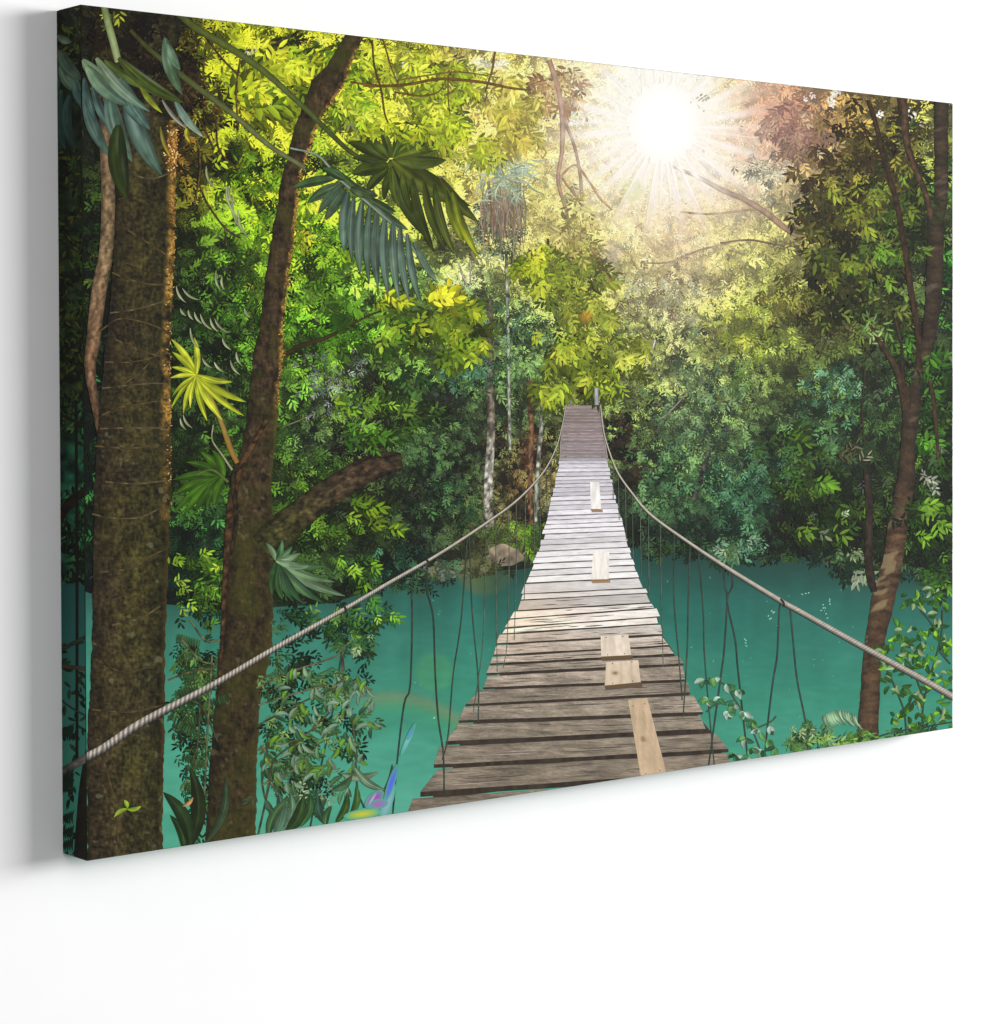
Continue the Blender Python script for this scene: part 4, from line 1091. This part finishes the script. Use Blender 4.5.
frond('printed_big_leaf', [
    ((388, 162), (452, 190), 24, '4c5418', '38420f'), ((392, 160), (470, 206), 17, '5c6420', '343c10'), ((440, 178), (478, 222), 11, '3c4410', '4c5414'), ((391, 166), (424, 236), 12, '34400f', '2c380f'), ((402, 172), (412, 214), 8, '4c5818', '2c380f'),
    ((412, 178), (434, 252), 10, '3c4814', '343c10'), ((424, 182), (444, 248), 9, '343c0f', '44501a'), ((434, 184), (454, 254), 9, '3c4814', '50581a'), ((446, 190), (464, 244), 8, '44500f', '788020'), ((452, 192), (479, 258), 9, '505a14', 'b0b82c'), ((396, 160), (446, 160), 14, '5c6828', '3c4814'),
    ((392, 168), (400, 208), 9, '44501a'), ((386, 166), (352, 174), 15, '38440f', '303c10'), ((386, 162), (352, 158), 9, '3c4814', '303c10'), ((388, 160), (348, 142), 13, '44501a', '34400f'), ((388, 158), (364, 136), 9, '44501a', '3c4c14'), ((390, 158), (380, 128), 8, '44501a', '3c4c14'), ((392, 158), (399, 126), 8, '4c6020', '3c5014'),
    ((394, 158), (412, 132), 8, '566420', '3c5014'), ((395, 158), (430, 136), 11, '64741f', '4c5a1c'), ((396, 160), (438, 150), 9, '6c7c24', '4c5a1c'), ((388, 168), (366, 192), 10, '38440f', '2c380f'), ((391, 170), (384, 200), 8, '38440f', '2c380f')], 384, n=14, sheen=.2, bend=.05)
frond('printed_big_leaf', [
    ((345, 190), (326, 220), 11, '3c5040', '485c48'), ((348, 192), (344, 252), 11, '4a5e5a', '56706a'), ((354, 196), (352, 262), 8, '445850', '506460'), ((362, 200), (360, 274), 10, '465c56', '546a64'), ((370, 205), (369, 284), 8, '4a5e5a', '506660'), ((377, 210), (378, 288), 10, '4a5e5a', '546a64'),
    ((385, 214), (388, 296), 9, '4c605e', '586e6a'), ((393, 220), (399, 300), 9, '506662', '60786e'), ((400, 226), (409, 302), 8, '506662', '647c74'), ((407, 233), (420, 302), 8, '506662', '647c74'), ((414, 242), (437, 282), 7, '587068', '70887c'), ((340, 184), (307, 203), 11, '445844', '3c5438'), ((335, 178), (292, 188), 10, '44583c', '34502c'),
    ((342, 184), (318, 214), 9, '3c5440', '445c48'), ((345, 180), (322, 168), 9, '3c5434', '34502c'), ((350, 188), (378, 196), 11, '3c4c34', '3c4c2c'), ((360, 196), (396, 212), 11, '3c4c34', '34442c'), ((330, 165), (395, 215), 8, '3c4c2c', '3c5434'), ((372, 204), (408, 230), 9, '4c6054', '44583c')], 388, n=14, sheen=.3, bend=.035)
sprays('printed_overhanging_leaves', [
    (372, 132, 26, 12, 70, 11, ['5c7414', '8ca01c', 'b8c828', 'd8e04c'], 396, 404, dict(wash=.1, ang0=1.1, spread=.7)),
    (418, 134, 22, 12, 60, 11, ['5c7414', '8ca01c', 'b8c828', 'd8e04c'], 396, 404, dict(wash=.1, ang0=1.1, spread=.7))])
rc = Ink('printed_stem')
ribbon(rc, [(290, 148, 2), (318, 156, 2.2), (340, 180, 2.4), (370, 205, 2.4), (400, 232, 2), (426, 268, 1.6)], 394, hexc('90a088'), cols=4)
rc.build(root)
Yl = ['aab428', 'c4c838', '949e20', 'a0ac24']
frond('printed_yellow_leaf', [((196, 375), t_, w_ * .82, Yl[i % 4], Yl[(i + 1) % 4]) for i, (t_, w_) in enumerate([((171, 339), 8), ((194, 337), 8), ((172, 352), 8), ((171, 367), 6), ((170, 378), 6), ((183, 414), 7), ((171, 408), 5), ((207, 421), 8), ((222, 420), 9), ((244, 416), 8), ((246, 402), 9), ((232, 382), 8), ((190, 408), 5), ((172, 396), 5)])], 376, n=10, bend=.05)
Gl = ['345410', '406414', '385a12', '2c480f']
frond('printed_palmate_leaf', [((224, 476), t_, 9, Gl[i % 4], Gl[(i + 1) % 4]) for i, t_ in enumerate([(174, 512), (184, 514), (195, 512), (206, 508), (214, 505), (172, 496), (172, 480), (186, 462), (200, 452), (212, 450)])], 318, n=10, bend=.06)
frond('printed_frond', [((276, 561), t_, w_, c_, d_) for t_, w_, c_, d_ in [((266, 543), 6, '80987c', '56745a'), ((282, 540), 6, '3c6844', '4c7c54'), ((292, 546), 6, '6c9470', '3c6848'), ((300, 553), 7, '88a084', '5c7c60'), ((327, 566), 8, '5c7c5c', '3c603c'), ((345, 596), 9, '7c9880', '64806a'), ((335, 582), 8, '708c70', '527052'),
      ((325, 604), 9, '44684c', '1f3c24'), ((314, 600), 8, '5c7c5c', '3c603c'), ((303, 604), 9, '2c5034', '2c5030'), ((293, 602), 7, '44684c', '2c5030'), ((282, 600), 9, '2c4c30', '34582c'), ((272, 596), 7, '2c4c2c', '2c4c24'), ((310, 566), 8, '809c80', '68846a')]], 392, n=10, sheen=.3, bend=.06)
for x0, y0, x1, y1 in ((176, 286, 186, 303), (182, 288, 199, 300), (180, 308, 186, 316), (188, 310, 193, 320), (194, 312, 202, 324), (200, 314, 212, 330), (210, 318, 218, 332), (214, 318, 229, 333), (190, 328, 200, 350), (222, 338, 231, 350), (236, 352, 242, 366), (202, 358, 212, 368), (214, 362, 224, 372),
                       (230, 360, 240, 375), (180, 418, 186, 430), (183, 415, 192, 428), (216, 270, 221, 292), (222, 276, 224, 290), (244, 308, 250, 318), (206, 166, 214, 188), (228, 186, 236, 206), (232, 195, 246, 236), (226, 185, 240, 220), (238, 210, 250, 240)):
    wf = Ink('printed_leaflet')
    one_leaf(wf, (x0, y0), (x1, y1), 2.5, hexc('b4b890') * (.6 + .3 * rng.random()), 378 + rng.random() * 2, n=6, tipcol=hexc('8c9868'))
    wf.build(root)

# ---- plants along the bottom edge
for b_, t_, w_, c_ in (((187, 850), (190, 767), 15, '222e14'), ((190, 846), (163, 792), 14, '24361a'), ((206, 842), (225, 775), 9, '33432c'), ((184, 852), (170, 815), 9, '283c18'), ((275, 834), (278, 792), 12, '4c6c54'), ((284, 832), (290, 792), 8, '5c7c60'),
                       ((286, 832), (303, 795), 13, '2c4420'), ((318, 796), (328, 826), 9, '2c4834'), ((333, 790), (352, 775), 8, '3c5c3c'), ((336, 822), (347, 792), 8, '345024'), ((350, 816), (356, 785), 7, '3c5c28'), ((342, 774), (378, 772), 8, '6c8064'), ((355, 768), (385, 790), 8, '5c7458'), ((378, 800), (392, 764), 6, '3c5834'),
                       ((300, 826), (310, 792), 8, '34542c'), ((266, 800), (274, 812), 7, '3c5c44'), ((286, 800), (268, 842), 9, '44643c'), ((331, 806), (326, 830), 7, '3c6034')):
    dl = Ink('printed_plant_leaf')
    one_leaf(dl, b_, t_, w_, hexc(c_), 396 + rng.random() * 4, n=12, rib=.3, seed=int(b_[0]) % 9, tipcol=hexc(c_) * .9)
    if b_ == (187, 850):
        one_leaf(dl, (183, 806), (193, 797), 4, hexc('b08450'), 402, n=5)
    dl.build(root)
bt = Ink('printed_shrub')
for q in ([(256, 688), (290, 672), (320, 662), (340, 655)], [(258, 705), (300, 692), (330, 684)], [(258, 725), (290, 708), (320, 694), (336, 688)], [(258, 750), (300, 738), (330, 712)], [(262, 745), (270, 765), (266, 800)], [(262, 785), (300, 765), (330, 728)],
          [(258, 835), (268, 790), (274, 760), (300, 740)], [(330, 690), (345, 680), (372, 690)], [(270, 815), (262, 780), (268, 740)], [(262, 765), (280, 800), (300, 840)], [(342, 648), (344, 690), (352, 720), (356, 760)], [(168, 680), (190, 672), (215, 668)], [(176, 700), (200, 705), (218, 742)],
          [(200, 690), (198, 740), (190, 780)], [(212, 655), (208, 720), (204, 800)], [(182, 640), (200, 660), (214, 664)], [(190, 620), (205, 640), (220, 640)]):
    ribbon(bt, [(a, b, 1.8) for a, b in q], 368 + rng.random() * 3, hexc(['4c4c30', '5c5438', '6c6c48'][rng.integers(3)]), cols=3, noise=.4)
for q in ((300, 668), (312, 674), (322, 690), (298, 705), (310, 712), (286, 720), (278, 740), (345, 686), (358, 690), (370, 700), (346, 706), (362, 712), (372, 722), (340, 726), (348, 736), (292, 756), (304, 762), (318, 770), (276, 774), (290, 784), (300, 742), (268, 760), (322, 744), (330, 756), (312, 690), (288, 690),
          (350, 676), (366, 684), (334, 700), (284, 668), (296, 730), (352, 742), (340, 780), (328, 765), (344, 790), (300, 800), (320, 800), (360, 760), (350, 770)):
    for k_ in range(4):
        a_ = math.pi / 2 + rng.normal(0, .8); L_ = 9 + 7 * rng.random()
        c_ = ['3c5c38', '5c8428', '2c4c34', '64806a', '4c6c2c', '4c7048', '6c8468'][rng.integers(7)]
        b0 = (q[0] + rng.normal(0, 3), q[1] + rng.normal(0, 3))
        one_leaf(bt, b0, (b0[0] + L_ * math.cos(a_), b0[1] + L_ * math.sin(a_)), 3.6 + 1.4 * rng.random(), hexc(c_), 372 + rng.random() * 8, n=6, rib=.25)
cluster(bt, 300, 785, 44, 46, 460, 7, ['24402c', '44684c', '6c9070', 'b0c0a8'], 360, 366, wash=0, spread=1.2)
cluster(bt, 190, 725, 27, 66, 420, 8, ['182c14', '2c4820', '446834', '6c8c54'], 322, 330, wash=0, ang0=1.3, spread=.6)
cluster(bt, 200, 665, 26, 30, 260, 8, ['182c14', '2c4820', '446834', '6c8c54'], 322, 330, wash=0, ang0=1.3, spread=.8)
cluster(bt, 196, 800, 22, 40, 170, 8, ['14240f', '24401c', '385c2c', '5c7c4c'], 322, 330, wash=0, ang0=1.3, spread=.7)
cluster(bt, 280, 700, 24, 40, 260, 7, ['142814', '24441f', '44703a', '7c9c68'], 360, 366, wash=0, ang0=1.0, spread=.8)
cluster(bt, 335, 690, 34, 44, 260, 7, ['1c341c', '30542c', '4c7c44', '8ca880'], 360, 366, wash=0, ang0=1.2, spread=.8)
cluster(bt, 275, 650, 10, 40, 90, 7, ['182c14', '2c4820', '446834', '6c8c54'], 322, 330, wash=0, ang0=1.3, spread=.8)
# little pinnate sprigs hanging over the water
for cx, cy, s_ in ((180, 720, 1), (196, 728, -1), (206, 700, 1), (178, 655, 1), (200, 640, -1), (186, 765, 1), (206, 760, -1), (208, 790, -1), (176, 690, 1), (262, 770, 1)):
    for k_ in range(9):
        one_leaf(bt, (cx + s_ * k_ * 2.6, cy - k_ * .8), (cx + s_ * k_ * 2.6 + s_ * 2, cy - k_ * .8 + 9), 2.4, hexc('2c4424') * (.8 + .5 * rng.random()), 366, n=5)
bt.build(root)

rs = Ink('printed_shrub')
for q in ([(762, 755), (750, 725), (735, 700), (725, 685), (708, 678)], [(735, 700), (715, 705), (706, 712)], [(752, 730), (770, 722), (776, 716)]):
    ribbon(rs, [(a, b, 1.5) for a, b in q], 400, hexc('4c5c40'), cols=3)
for cx, cy in ((704, 680), (714, 678), (726, 684), (736, 690), (708, 700), (720, 698), (734, 704), (744, 712), (752, 720), (760, 732), (768, 740), (745, 738), (752, 748), (762, 750), (775, 748), (740, 690), (728, 712), (770, 726), (748, 757), (735, 755)):
    for k_ in range(5):
        a_ = rng.random() * 6.3; L_ = 6 + 5 * rng.random()
        c_ = ['2c5c3c', '4c7c44', '1f4430', '98b4a4', '5c8c4c', '8ca090', '3c6c44'][rng.integers(7)]
        one_leaf(rs, (cx, cy), (cx + L_ * math.cos(a_), cy + L_ * abs(math.sin(a_))), 4 + 1.5 * rng.random(), hexc(c_), 402 + rng.random() * 5, n=6)
rs.build(root)
rs = Ink('printed_shrub')
for q in ([(906, 735), (904, 712), (896, 690), (886, 668)], [(922, 735), (924, 700), (940, 640), (942, 610)], [(904, 712), (916, 700), (930, 690)], [(940, 640), (930, 622), (920, 610)], [(860, 745), (890, 733), (952, 722)], [(924, 700), (910, 665), (896, 655)], [(938, 650), (950, 664)]):
    ribbon(rs, [(a, b, 1.6) for a, b in q], 400, hexc('3c4c30'), cols=3)
pl = [(886, 648), (892, 642), (900, 655), (912, 650), (924, 645), (932, 638), (920, 632), (940, 628), (930, 616), (916, 606), (908, 600), (930, 600), (942, 640), (938, 660), (928, 668), (912, 668), (900, 670), (890, 672), (884, 664), (888, 682), (900, 694), (914, 690), (926, 684), (940, 680), (946, 696), (938, 706), (922, 706),
      (906, 712), (896, 718), (912, 724), (930, 722), (946, 718), (902, 632), (950, 650), (948, 610), (934, 590), (918, 662), (906, 644), (950, 676)]
for cx, cy in pl:
    for k_ in range(6):
        a_ = rng.random() * 6.3; L_ = 6 + 5 * rng.random()
        c_ = ['244c14', '48801c', '1f4410', '3c6c18', '74a428', '7c9468', '2c5018'][rng.integers(7)]
        b0 = (cx + rng.normal(0, 4), cy + rng.normal(0, 4))
        one_leaf(rs, b0, (b0[0] + L_ * math.cos(a_), b0[1] + L_ * math.sin(a_)), 3.4 + 1.2 * rng.random(), hexc(c_), 402 + rng.random() * 5, n=6)
cluster(rs, 860, 742, 90, 10, 520, 7, ['24442c', '3c6c34', '64943c', '9cbc78'], 404, 412, wash=0, ang0=.1, spread=.8)
cluster(rs, 805, 738, 22, 14, 150, 7, ['2c5034', '4c7c48', '7ca46c', 'b8ccb0'], 404, 412, wash=0, ang0=.4, spread=1)
cluster(rs, 930, 733, 26, 8, 130, 7, ['24442c', '3c6c34', '547c40', '7c9c68'], 404, 412, wash=0, ang0=.1, spread=.8)
for k_ in range(34):       # feathery fern
    x0 = 822 + k_ * 1.0; y0 = 716 - 6 * math.sin(k_ / 34 * 3.1)
    one_leaf(rs, (x0, y0), (x0 + 8, y0 + 12 + 4 * rng.random()), 1.3, hexc('7c9c78') * (.7 + .5 * rng.random()), 403, n=5)
rs.build(root)

# ------------------------------------------------------------------ 6  hand cables


def cable(pts, h, seed, amp=.30, period=4.2):
    t = Ink('printed_hand_cable')
    p = spline(pts, .7)
    tn = np.gradient(p[:, :2], axis=0); tn /= np.hypot(tn[:, 0], tn[:, 1])[:, None]
    nn = np.stack([-tn[:, 1], tn[:, 0]], 1)
    u = np.linspace(-.5, .5, 9)
    P = p[:, None, :2] + nn[:, None] * (u[None, :, None] * p[:, None, 2:3] * .92)
    s = np.concatenate([[0], np.cumsum(np.hypot(*np.diff(p[:, :2], axis=0).T))])[:, None]
    per = np.maximum(period * p[:, 2:3] / 7, 1.2)
    ph = np.concatenate([[0], np.cumsum(.7 / per[1:, 0])])[:, None]
    st_ = np.sin(2 * math.pi * (ph + u[None] * 1.1)) * amp * np.clip((p[:, 2:3] - 2) / 4, 0, 1)
    k_ = np.clip((p[:, 2:3] - 2) / 6, 0, 1)[..., None]
    c = hexc('c8beac') * (1 - k_) + hexc('a69e93') * k_
    prof = 1.05 - 1.5 * (u[None] + .12).clip(0) ** 1.2 - .5 * (-(u[None] + .2)).clip(0)
    C = c * (prof * (1 + st_))[..., None]
    C = C * (1 + .12 * vnoise(s + u * 0, s * 0 + u * 5, 3, seed))[..., None]
    t.grid(P, h, np.clip(C, 0, 1))
    return t


cable([(62, 771, 7.5), (87, 757, 9), (104, 748, 9.3), (143, 722, 9), (212, 685.5, 7.2), (275, 648.5, 6.2), (344, 609.5, 4.8), (389, 583, 4.3), (440, 553.5, 3.5), (490, 520.5, 2.9), (519, 498.5, 2.4), (543, 472.5, 2), (556, 448, 1.6), (562, 426, 1.2), (566, 405, 1)], 430, 1).build(root)
cable([(600, 405, 1), (603, 430, 1.3), (609, 452, 1.7), (617, 472, 2), (630, 491, 2.4), (650, 514.5, 3), (689, 543, 3.6), (729, 569.5, 4.6), (781, 601.5, 5.8), (800, 612, 6), (865, 648.5, 6.6), (923, 680, 7), (956, 699, 7.4)], 430, 2, amp=.16, period=3).build(root)
for x0, y0 in ((344, 608), (427, 562), (782, 602)):
    kn = Ink('wire_loop')
    ribbon(kn, [(x0 - 2, y0 - 3, 2), (x0 + 1, y0, 2.4), (x0 + 2, y0 + 5, 2)], 434, hexc('342c24'), cols=3)
    kn.build(root)

# ------------------------------------------------------------------ 7  sun and coloured flares of the motif
sn = Ink('printed_sun')
th = np.linspace(0, 2 * math.pi, 97)
rr = np.linspace(0, 1, 14)
r0 = 32 + 3.5 * np.sin(th * 11) ** 2 + 3 * np.sin(th * 7 + 1) ** 2
r0 = r0[None]
X_ = SUN[0] + rr[:, None] * r0 * np.cos(th)[None]; Y_ = SUN[1] - 4 + 1.12 * rr[:, None] * r0 * np.sin(th)[None]
q_ = washed(X_, Y_, field(X_, Y_), 1.0)
m_ = (np.clip((1 - rr) / .42, 0, 1) ** 1.2)[:, None, None]
sn.grid(np.stack([X_, Y_], -1), 199, np.clip(q_ * (1 - m_) + np.array([1, 1, .995]) * m_, 0, 1))
for k_ in range(46):       # fine rays of the starburst
    a_ = k_ / 46 * 2 * math.pi + rng.normal(0, .035)
    r1 = 29; r2 = (52 + 50 * rng.random()) * (1.2 if math.sin(a_) > .1 else .85)
    tt_ = np.linspace(0, 1, 18)
    rad = r1 + (r2 - r1) * tt_
    hw = (1.7 - 1.3 * tt_) * (.5 + .5 * rng.random())
    P_ = np.stack([np.stack([SUN[0] + rad * math.cos(a_) - u_ * hw * math.sin(a_), SUN[1] + rad * math.sin(a_) + u_ * hw * math.cos(a_)], -1) for u_ in (-1, 0, 1)], 1)
    base_ = washed(P_[..., 0], P_[..., 1], field(P_[..., 0], P_[..., 1]), .75)
    lift = (np.array([.08, .32, .08])[None, :] * (1 - tt_[:, None]) ** .9)[..., None]
    sn.grid(P_, 194 + .6 * (k_ % 6), np.clip(base_ * (1 - lift) + np.array([1, .975, .94]) * lift, 0, 1))
sn.build(root)
fl = Ink('printed_flare')
bg = lambda x, y: water_colour(np.asarray(x, float), np.asarray(y, float))


def soft_spot(cx, cy, L_, W_, ang, col, h, amp):
    """a soft elongated glint; its rim melts into the colour of the river behind"""
    rr_ = np.linspace(0, 1, 10)[:, None]; th_ = np.linspace(0, 2 * math.pi, 33)[None]
    a_, b_ = rr_ * np.cos(th_) * L_, rr_ * np.sin(th_) * W_
    P = np.stack([cx + a_ * math.cos(ang) - b_ * math.sin(ang), cy + a_ * math.sin(ang) + b_ * math.cos(ang)], -1)
    m = (np.clip(1 - rr_ ** 1.6, 0, 1) * amp)[..., None] + 0 * P[..., :1]
    fl.grid(P, h, np.clip(bg(P[..., 0], P[..., 1]) * (1 - m) + hexc(col) * m, 0, 1))


soft_spot(408, 739, 19, 2.8, -1.15, 'a0d0e8', 438, .6)
soft_spot(410, 733, 8, 1.8, -1.15, '6090f8', 439, .75)
soft_spot(387, 803, 22, 5, -1.25, 'b8b4e8', 440, .6)
soft_spot(391, 783, 20, 3.6, -1.25, '5860f8', 441, .9)
soft_spot(374, 799, 12, 6, -.75, 'c430c0', 443, .85)
soft_spot(378, 804, 10, 5, -.2, 'c850cc', 443.7, .7)
soft_spot(372, 799, 8, 1.3, -1.0, 'f0a0e8', 444.4, .7)
soft_spot(362, 814, 19, 5, -.14, 'd8cc30', 445, .9)
fl.build(root)

# ------------------------------------------------------------------ 8  the printed left edge of the canvas
sd = Ink('printed_left_edge', side=True)
na, nb = 30, 400
Ys, Zs = np.meshgrid(np.linspace(0, D, na), np.linspace(0, H, nb), indexing='ij')
P = front_to_px(0 * Ys, Ys, Zs)
x, y = P[..., 0], P[..., 1]
c = np.zeros(x.shape + (3,)) + hexc('1c2814')
low = np.clip((y - 400) / 60, 0, 1)[..., None]
c = c * (1 - low) + hexc('184430') * low
wat = np.clip((y - 578) / 8, 0, 1)[..., None]
c = c * (1 + 1.2 * fbm(x, y, 10, 3)[..., None])
wc = hexc('1f4f4c') * (1 - np.clip((y - 580) / 200, 0, 1)[..., None]) + hexc('3c8470') * np.clip((y - 580) / 200, 0, 1)[..., None]
c = c * (1 - wat) + wc * wat
sd.grid(P, 20, np.clip(c, 0, 1))


def sleaves(x0, x1, y0, y1, n, size, cols, h0=40, ang0=1.5, spread=1.0):
    xx = x0 + rng.random(n) * (x1 - x0); yy = y0 + rng.random(n) * (y1 - y0)
    k_ = fbm(xx, yy, 14, 6) > -.2
    xx, yy = xx[k_], yy[k_]; n = len(xx)
    cc_ = np.array([hexc(c_) for c_ in cols])[rng.integers(0, len(cols), n)]
    L = size * (.6 + .8 * rng.random(n))
    leaves(sd, xx, yy, L, L * .4, ang0 + rng.normal(0, spread, n), h0 + rng.random(n) * 40, cc_, tint=False)


sleaves(55, 86, 5, 70, 160, 9, ['1c1a0e', '2c2814', '141008', '3c4824', '505c20'])
sleaves(55, 86, 150, 430, 900, 7, ['0e140a', '1c2c12', '283c18', '141c0c', '34501c', '241c10', '50541c'])
sleaves(58, 86, 400, 580, 500, 7, ['0e1c12', '1c4024', '2c6440', '142c1c', '3c7c50', '183020'])
sleaves(58, 86, 520, 582, 160, 8, ['0c140c', '10180e', '1c2c18'])
sleaves(60, 86, 640, 860, 90, 9, ['14301f', '1c3c28', '24482c', '0e2014'])
for a_, b_, w_, c_ in (((62, 62), (84, 92), 16, '5c7468'), ((60, 50), (84, 80), 14, '4c6058'), ((62, 90), (66, 150), 12, '34504c'), ((70, 95), (76, 150), 12, '2c4444'), ((60, 78), (60, 125), 9, '38544c'), ((74, 80), (92, 112), 9, '486468'), ((58, 35), (72, 42), 8, '5c7060')):
    one_leaf(sd, a_, b_, w_, hexc(c_), 90, n=10, sheen=.2)
ribbon(sd, [(58, 520, 9), (72, 500, 9), (86, 492, 8)], 92, hexc('241810'), cols=5, noise=.5)
ribbon(sd, [(76, 400, 3), (77, 560, 3), (77, 760, 3)], 96, hexc('1c1410'), cols=3)
ribbon(sd, [(58, 413, 2.5), (72, 420, 3), (88, 424, 3)], 97, hexc('241c14'), cols=3)
ribbon(sd, [(61, 650, 4), (74, 643, 4), (88, 636, 4)], 97, hexc('34382c'), cols=3)
ribbon(sd, [(61, 666, 4), (88, 669, 4)], 98, hexc('4c3c2c'), cols=3)
ribbon(sd, [(61, 700, 2), (72, 708, 2), (86, 716, 2)], 98, hexc('2c3c30'), cols=3)
ribbon(sd, [(62, 402, 1), (80, 660, 1)], 98, hexc('2c2018'), cols=3) if False else None
ribbon(sd, [(90, 745, 7), (86, 790, 14), (84, 866, 22)], 95, hexc('1c160c'), cols=6, noise=.6)
for yy in (728, 732, 772, 778, 784, 815, 830, 842):
    for k_ in range(6):
        one_leaf(sd, (62 + k_ * 2.4, yy - k_), (61 + k_ * 2.4, yy + 9), 2.4, hexc('14281a'), 99 + k_ * .2, n=5)
ribbon(sd, [(58, 774, 7.5), (74, 765, 8), (88, 757, 8.6)], 104, np.array([hexc('54504c'), hexc('7c746c')]), cols=6, noise=.3)
sd.build(root)


# ---- the other wrapped edges, printed with the continuation of the motif
def edge(name, fn, na, nb, mirror):
    a, b = np.meshgrid(np.linspace(.001, D - .002, na), np.linspace(.0006, 1 - .0006, nb), indexing='ij')
    co = fn(a, b)
    mx, mz = mirror(a, b)
    P = front_to_px(mx, 0 * mx, mz)
    x, y = P[..., 0], P[..., 1]
    c = field(x, y) * .8 * (1 + .7 * relief(x, y, 14, 5) + .5 * vnoise(x, y, 3, 2))[..., None]
    w = (y > np.interp(x, topx, topy))[..., None]
    c = np.where(w, water_colour(x, y), c)
    idx = np.arange(na * nb).reshape(na, nb)
    f = np.stack([idx[:-1, :-1], idx[1:, :-1], idx[1:, 1:], idx[:-1, 1:]], -1).reshape(-1, 4)
    me = bpy.data.meshes.new(name)
    me.from_pydata(co.reshape(-1, 3).tolist(), [], f.tolist())
    at = me.color_attributes.new('ink', 'FLOAT_COLOR', 'POINT')
    rgba = np.ones((na * nb, 4), np.float32); rgba[:, :3] = np.clip(lin(c.reshape(-1, 3)) / EFRONT, 0, .93)
    at.data.foreach_set('color', rgba.ravel())
    me.materials.append(INK)
    o = bpy.data.objects.new(name, me); scene.collection.objects.link(o); o.parent = root


edge('printed_right_edge', lambda a, b: np.stack([0 * a + W + 3e-5, a, b * H], -1), 20, 300, lambda a, b: (W - a, b * H))
edge('printed_top_edge', lambda a, b: np.stack([b * W, a, 0 * a + H + 3e-5], -1), 20, 420, lambda a, b: (b * W, H - a))
edge('printed_bottom_edge', lambda a, b: np.stack([b * W, a, 0 * a - 3e-5], -1), 20, 420, lambda a, b: (b * W, a))
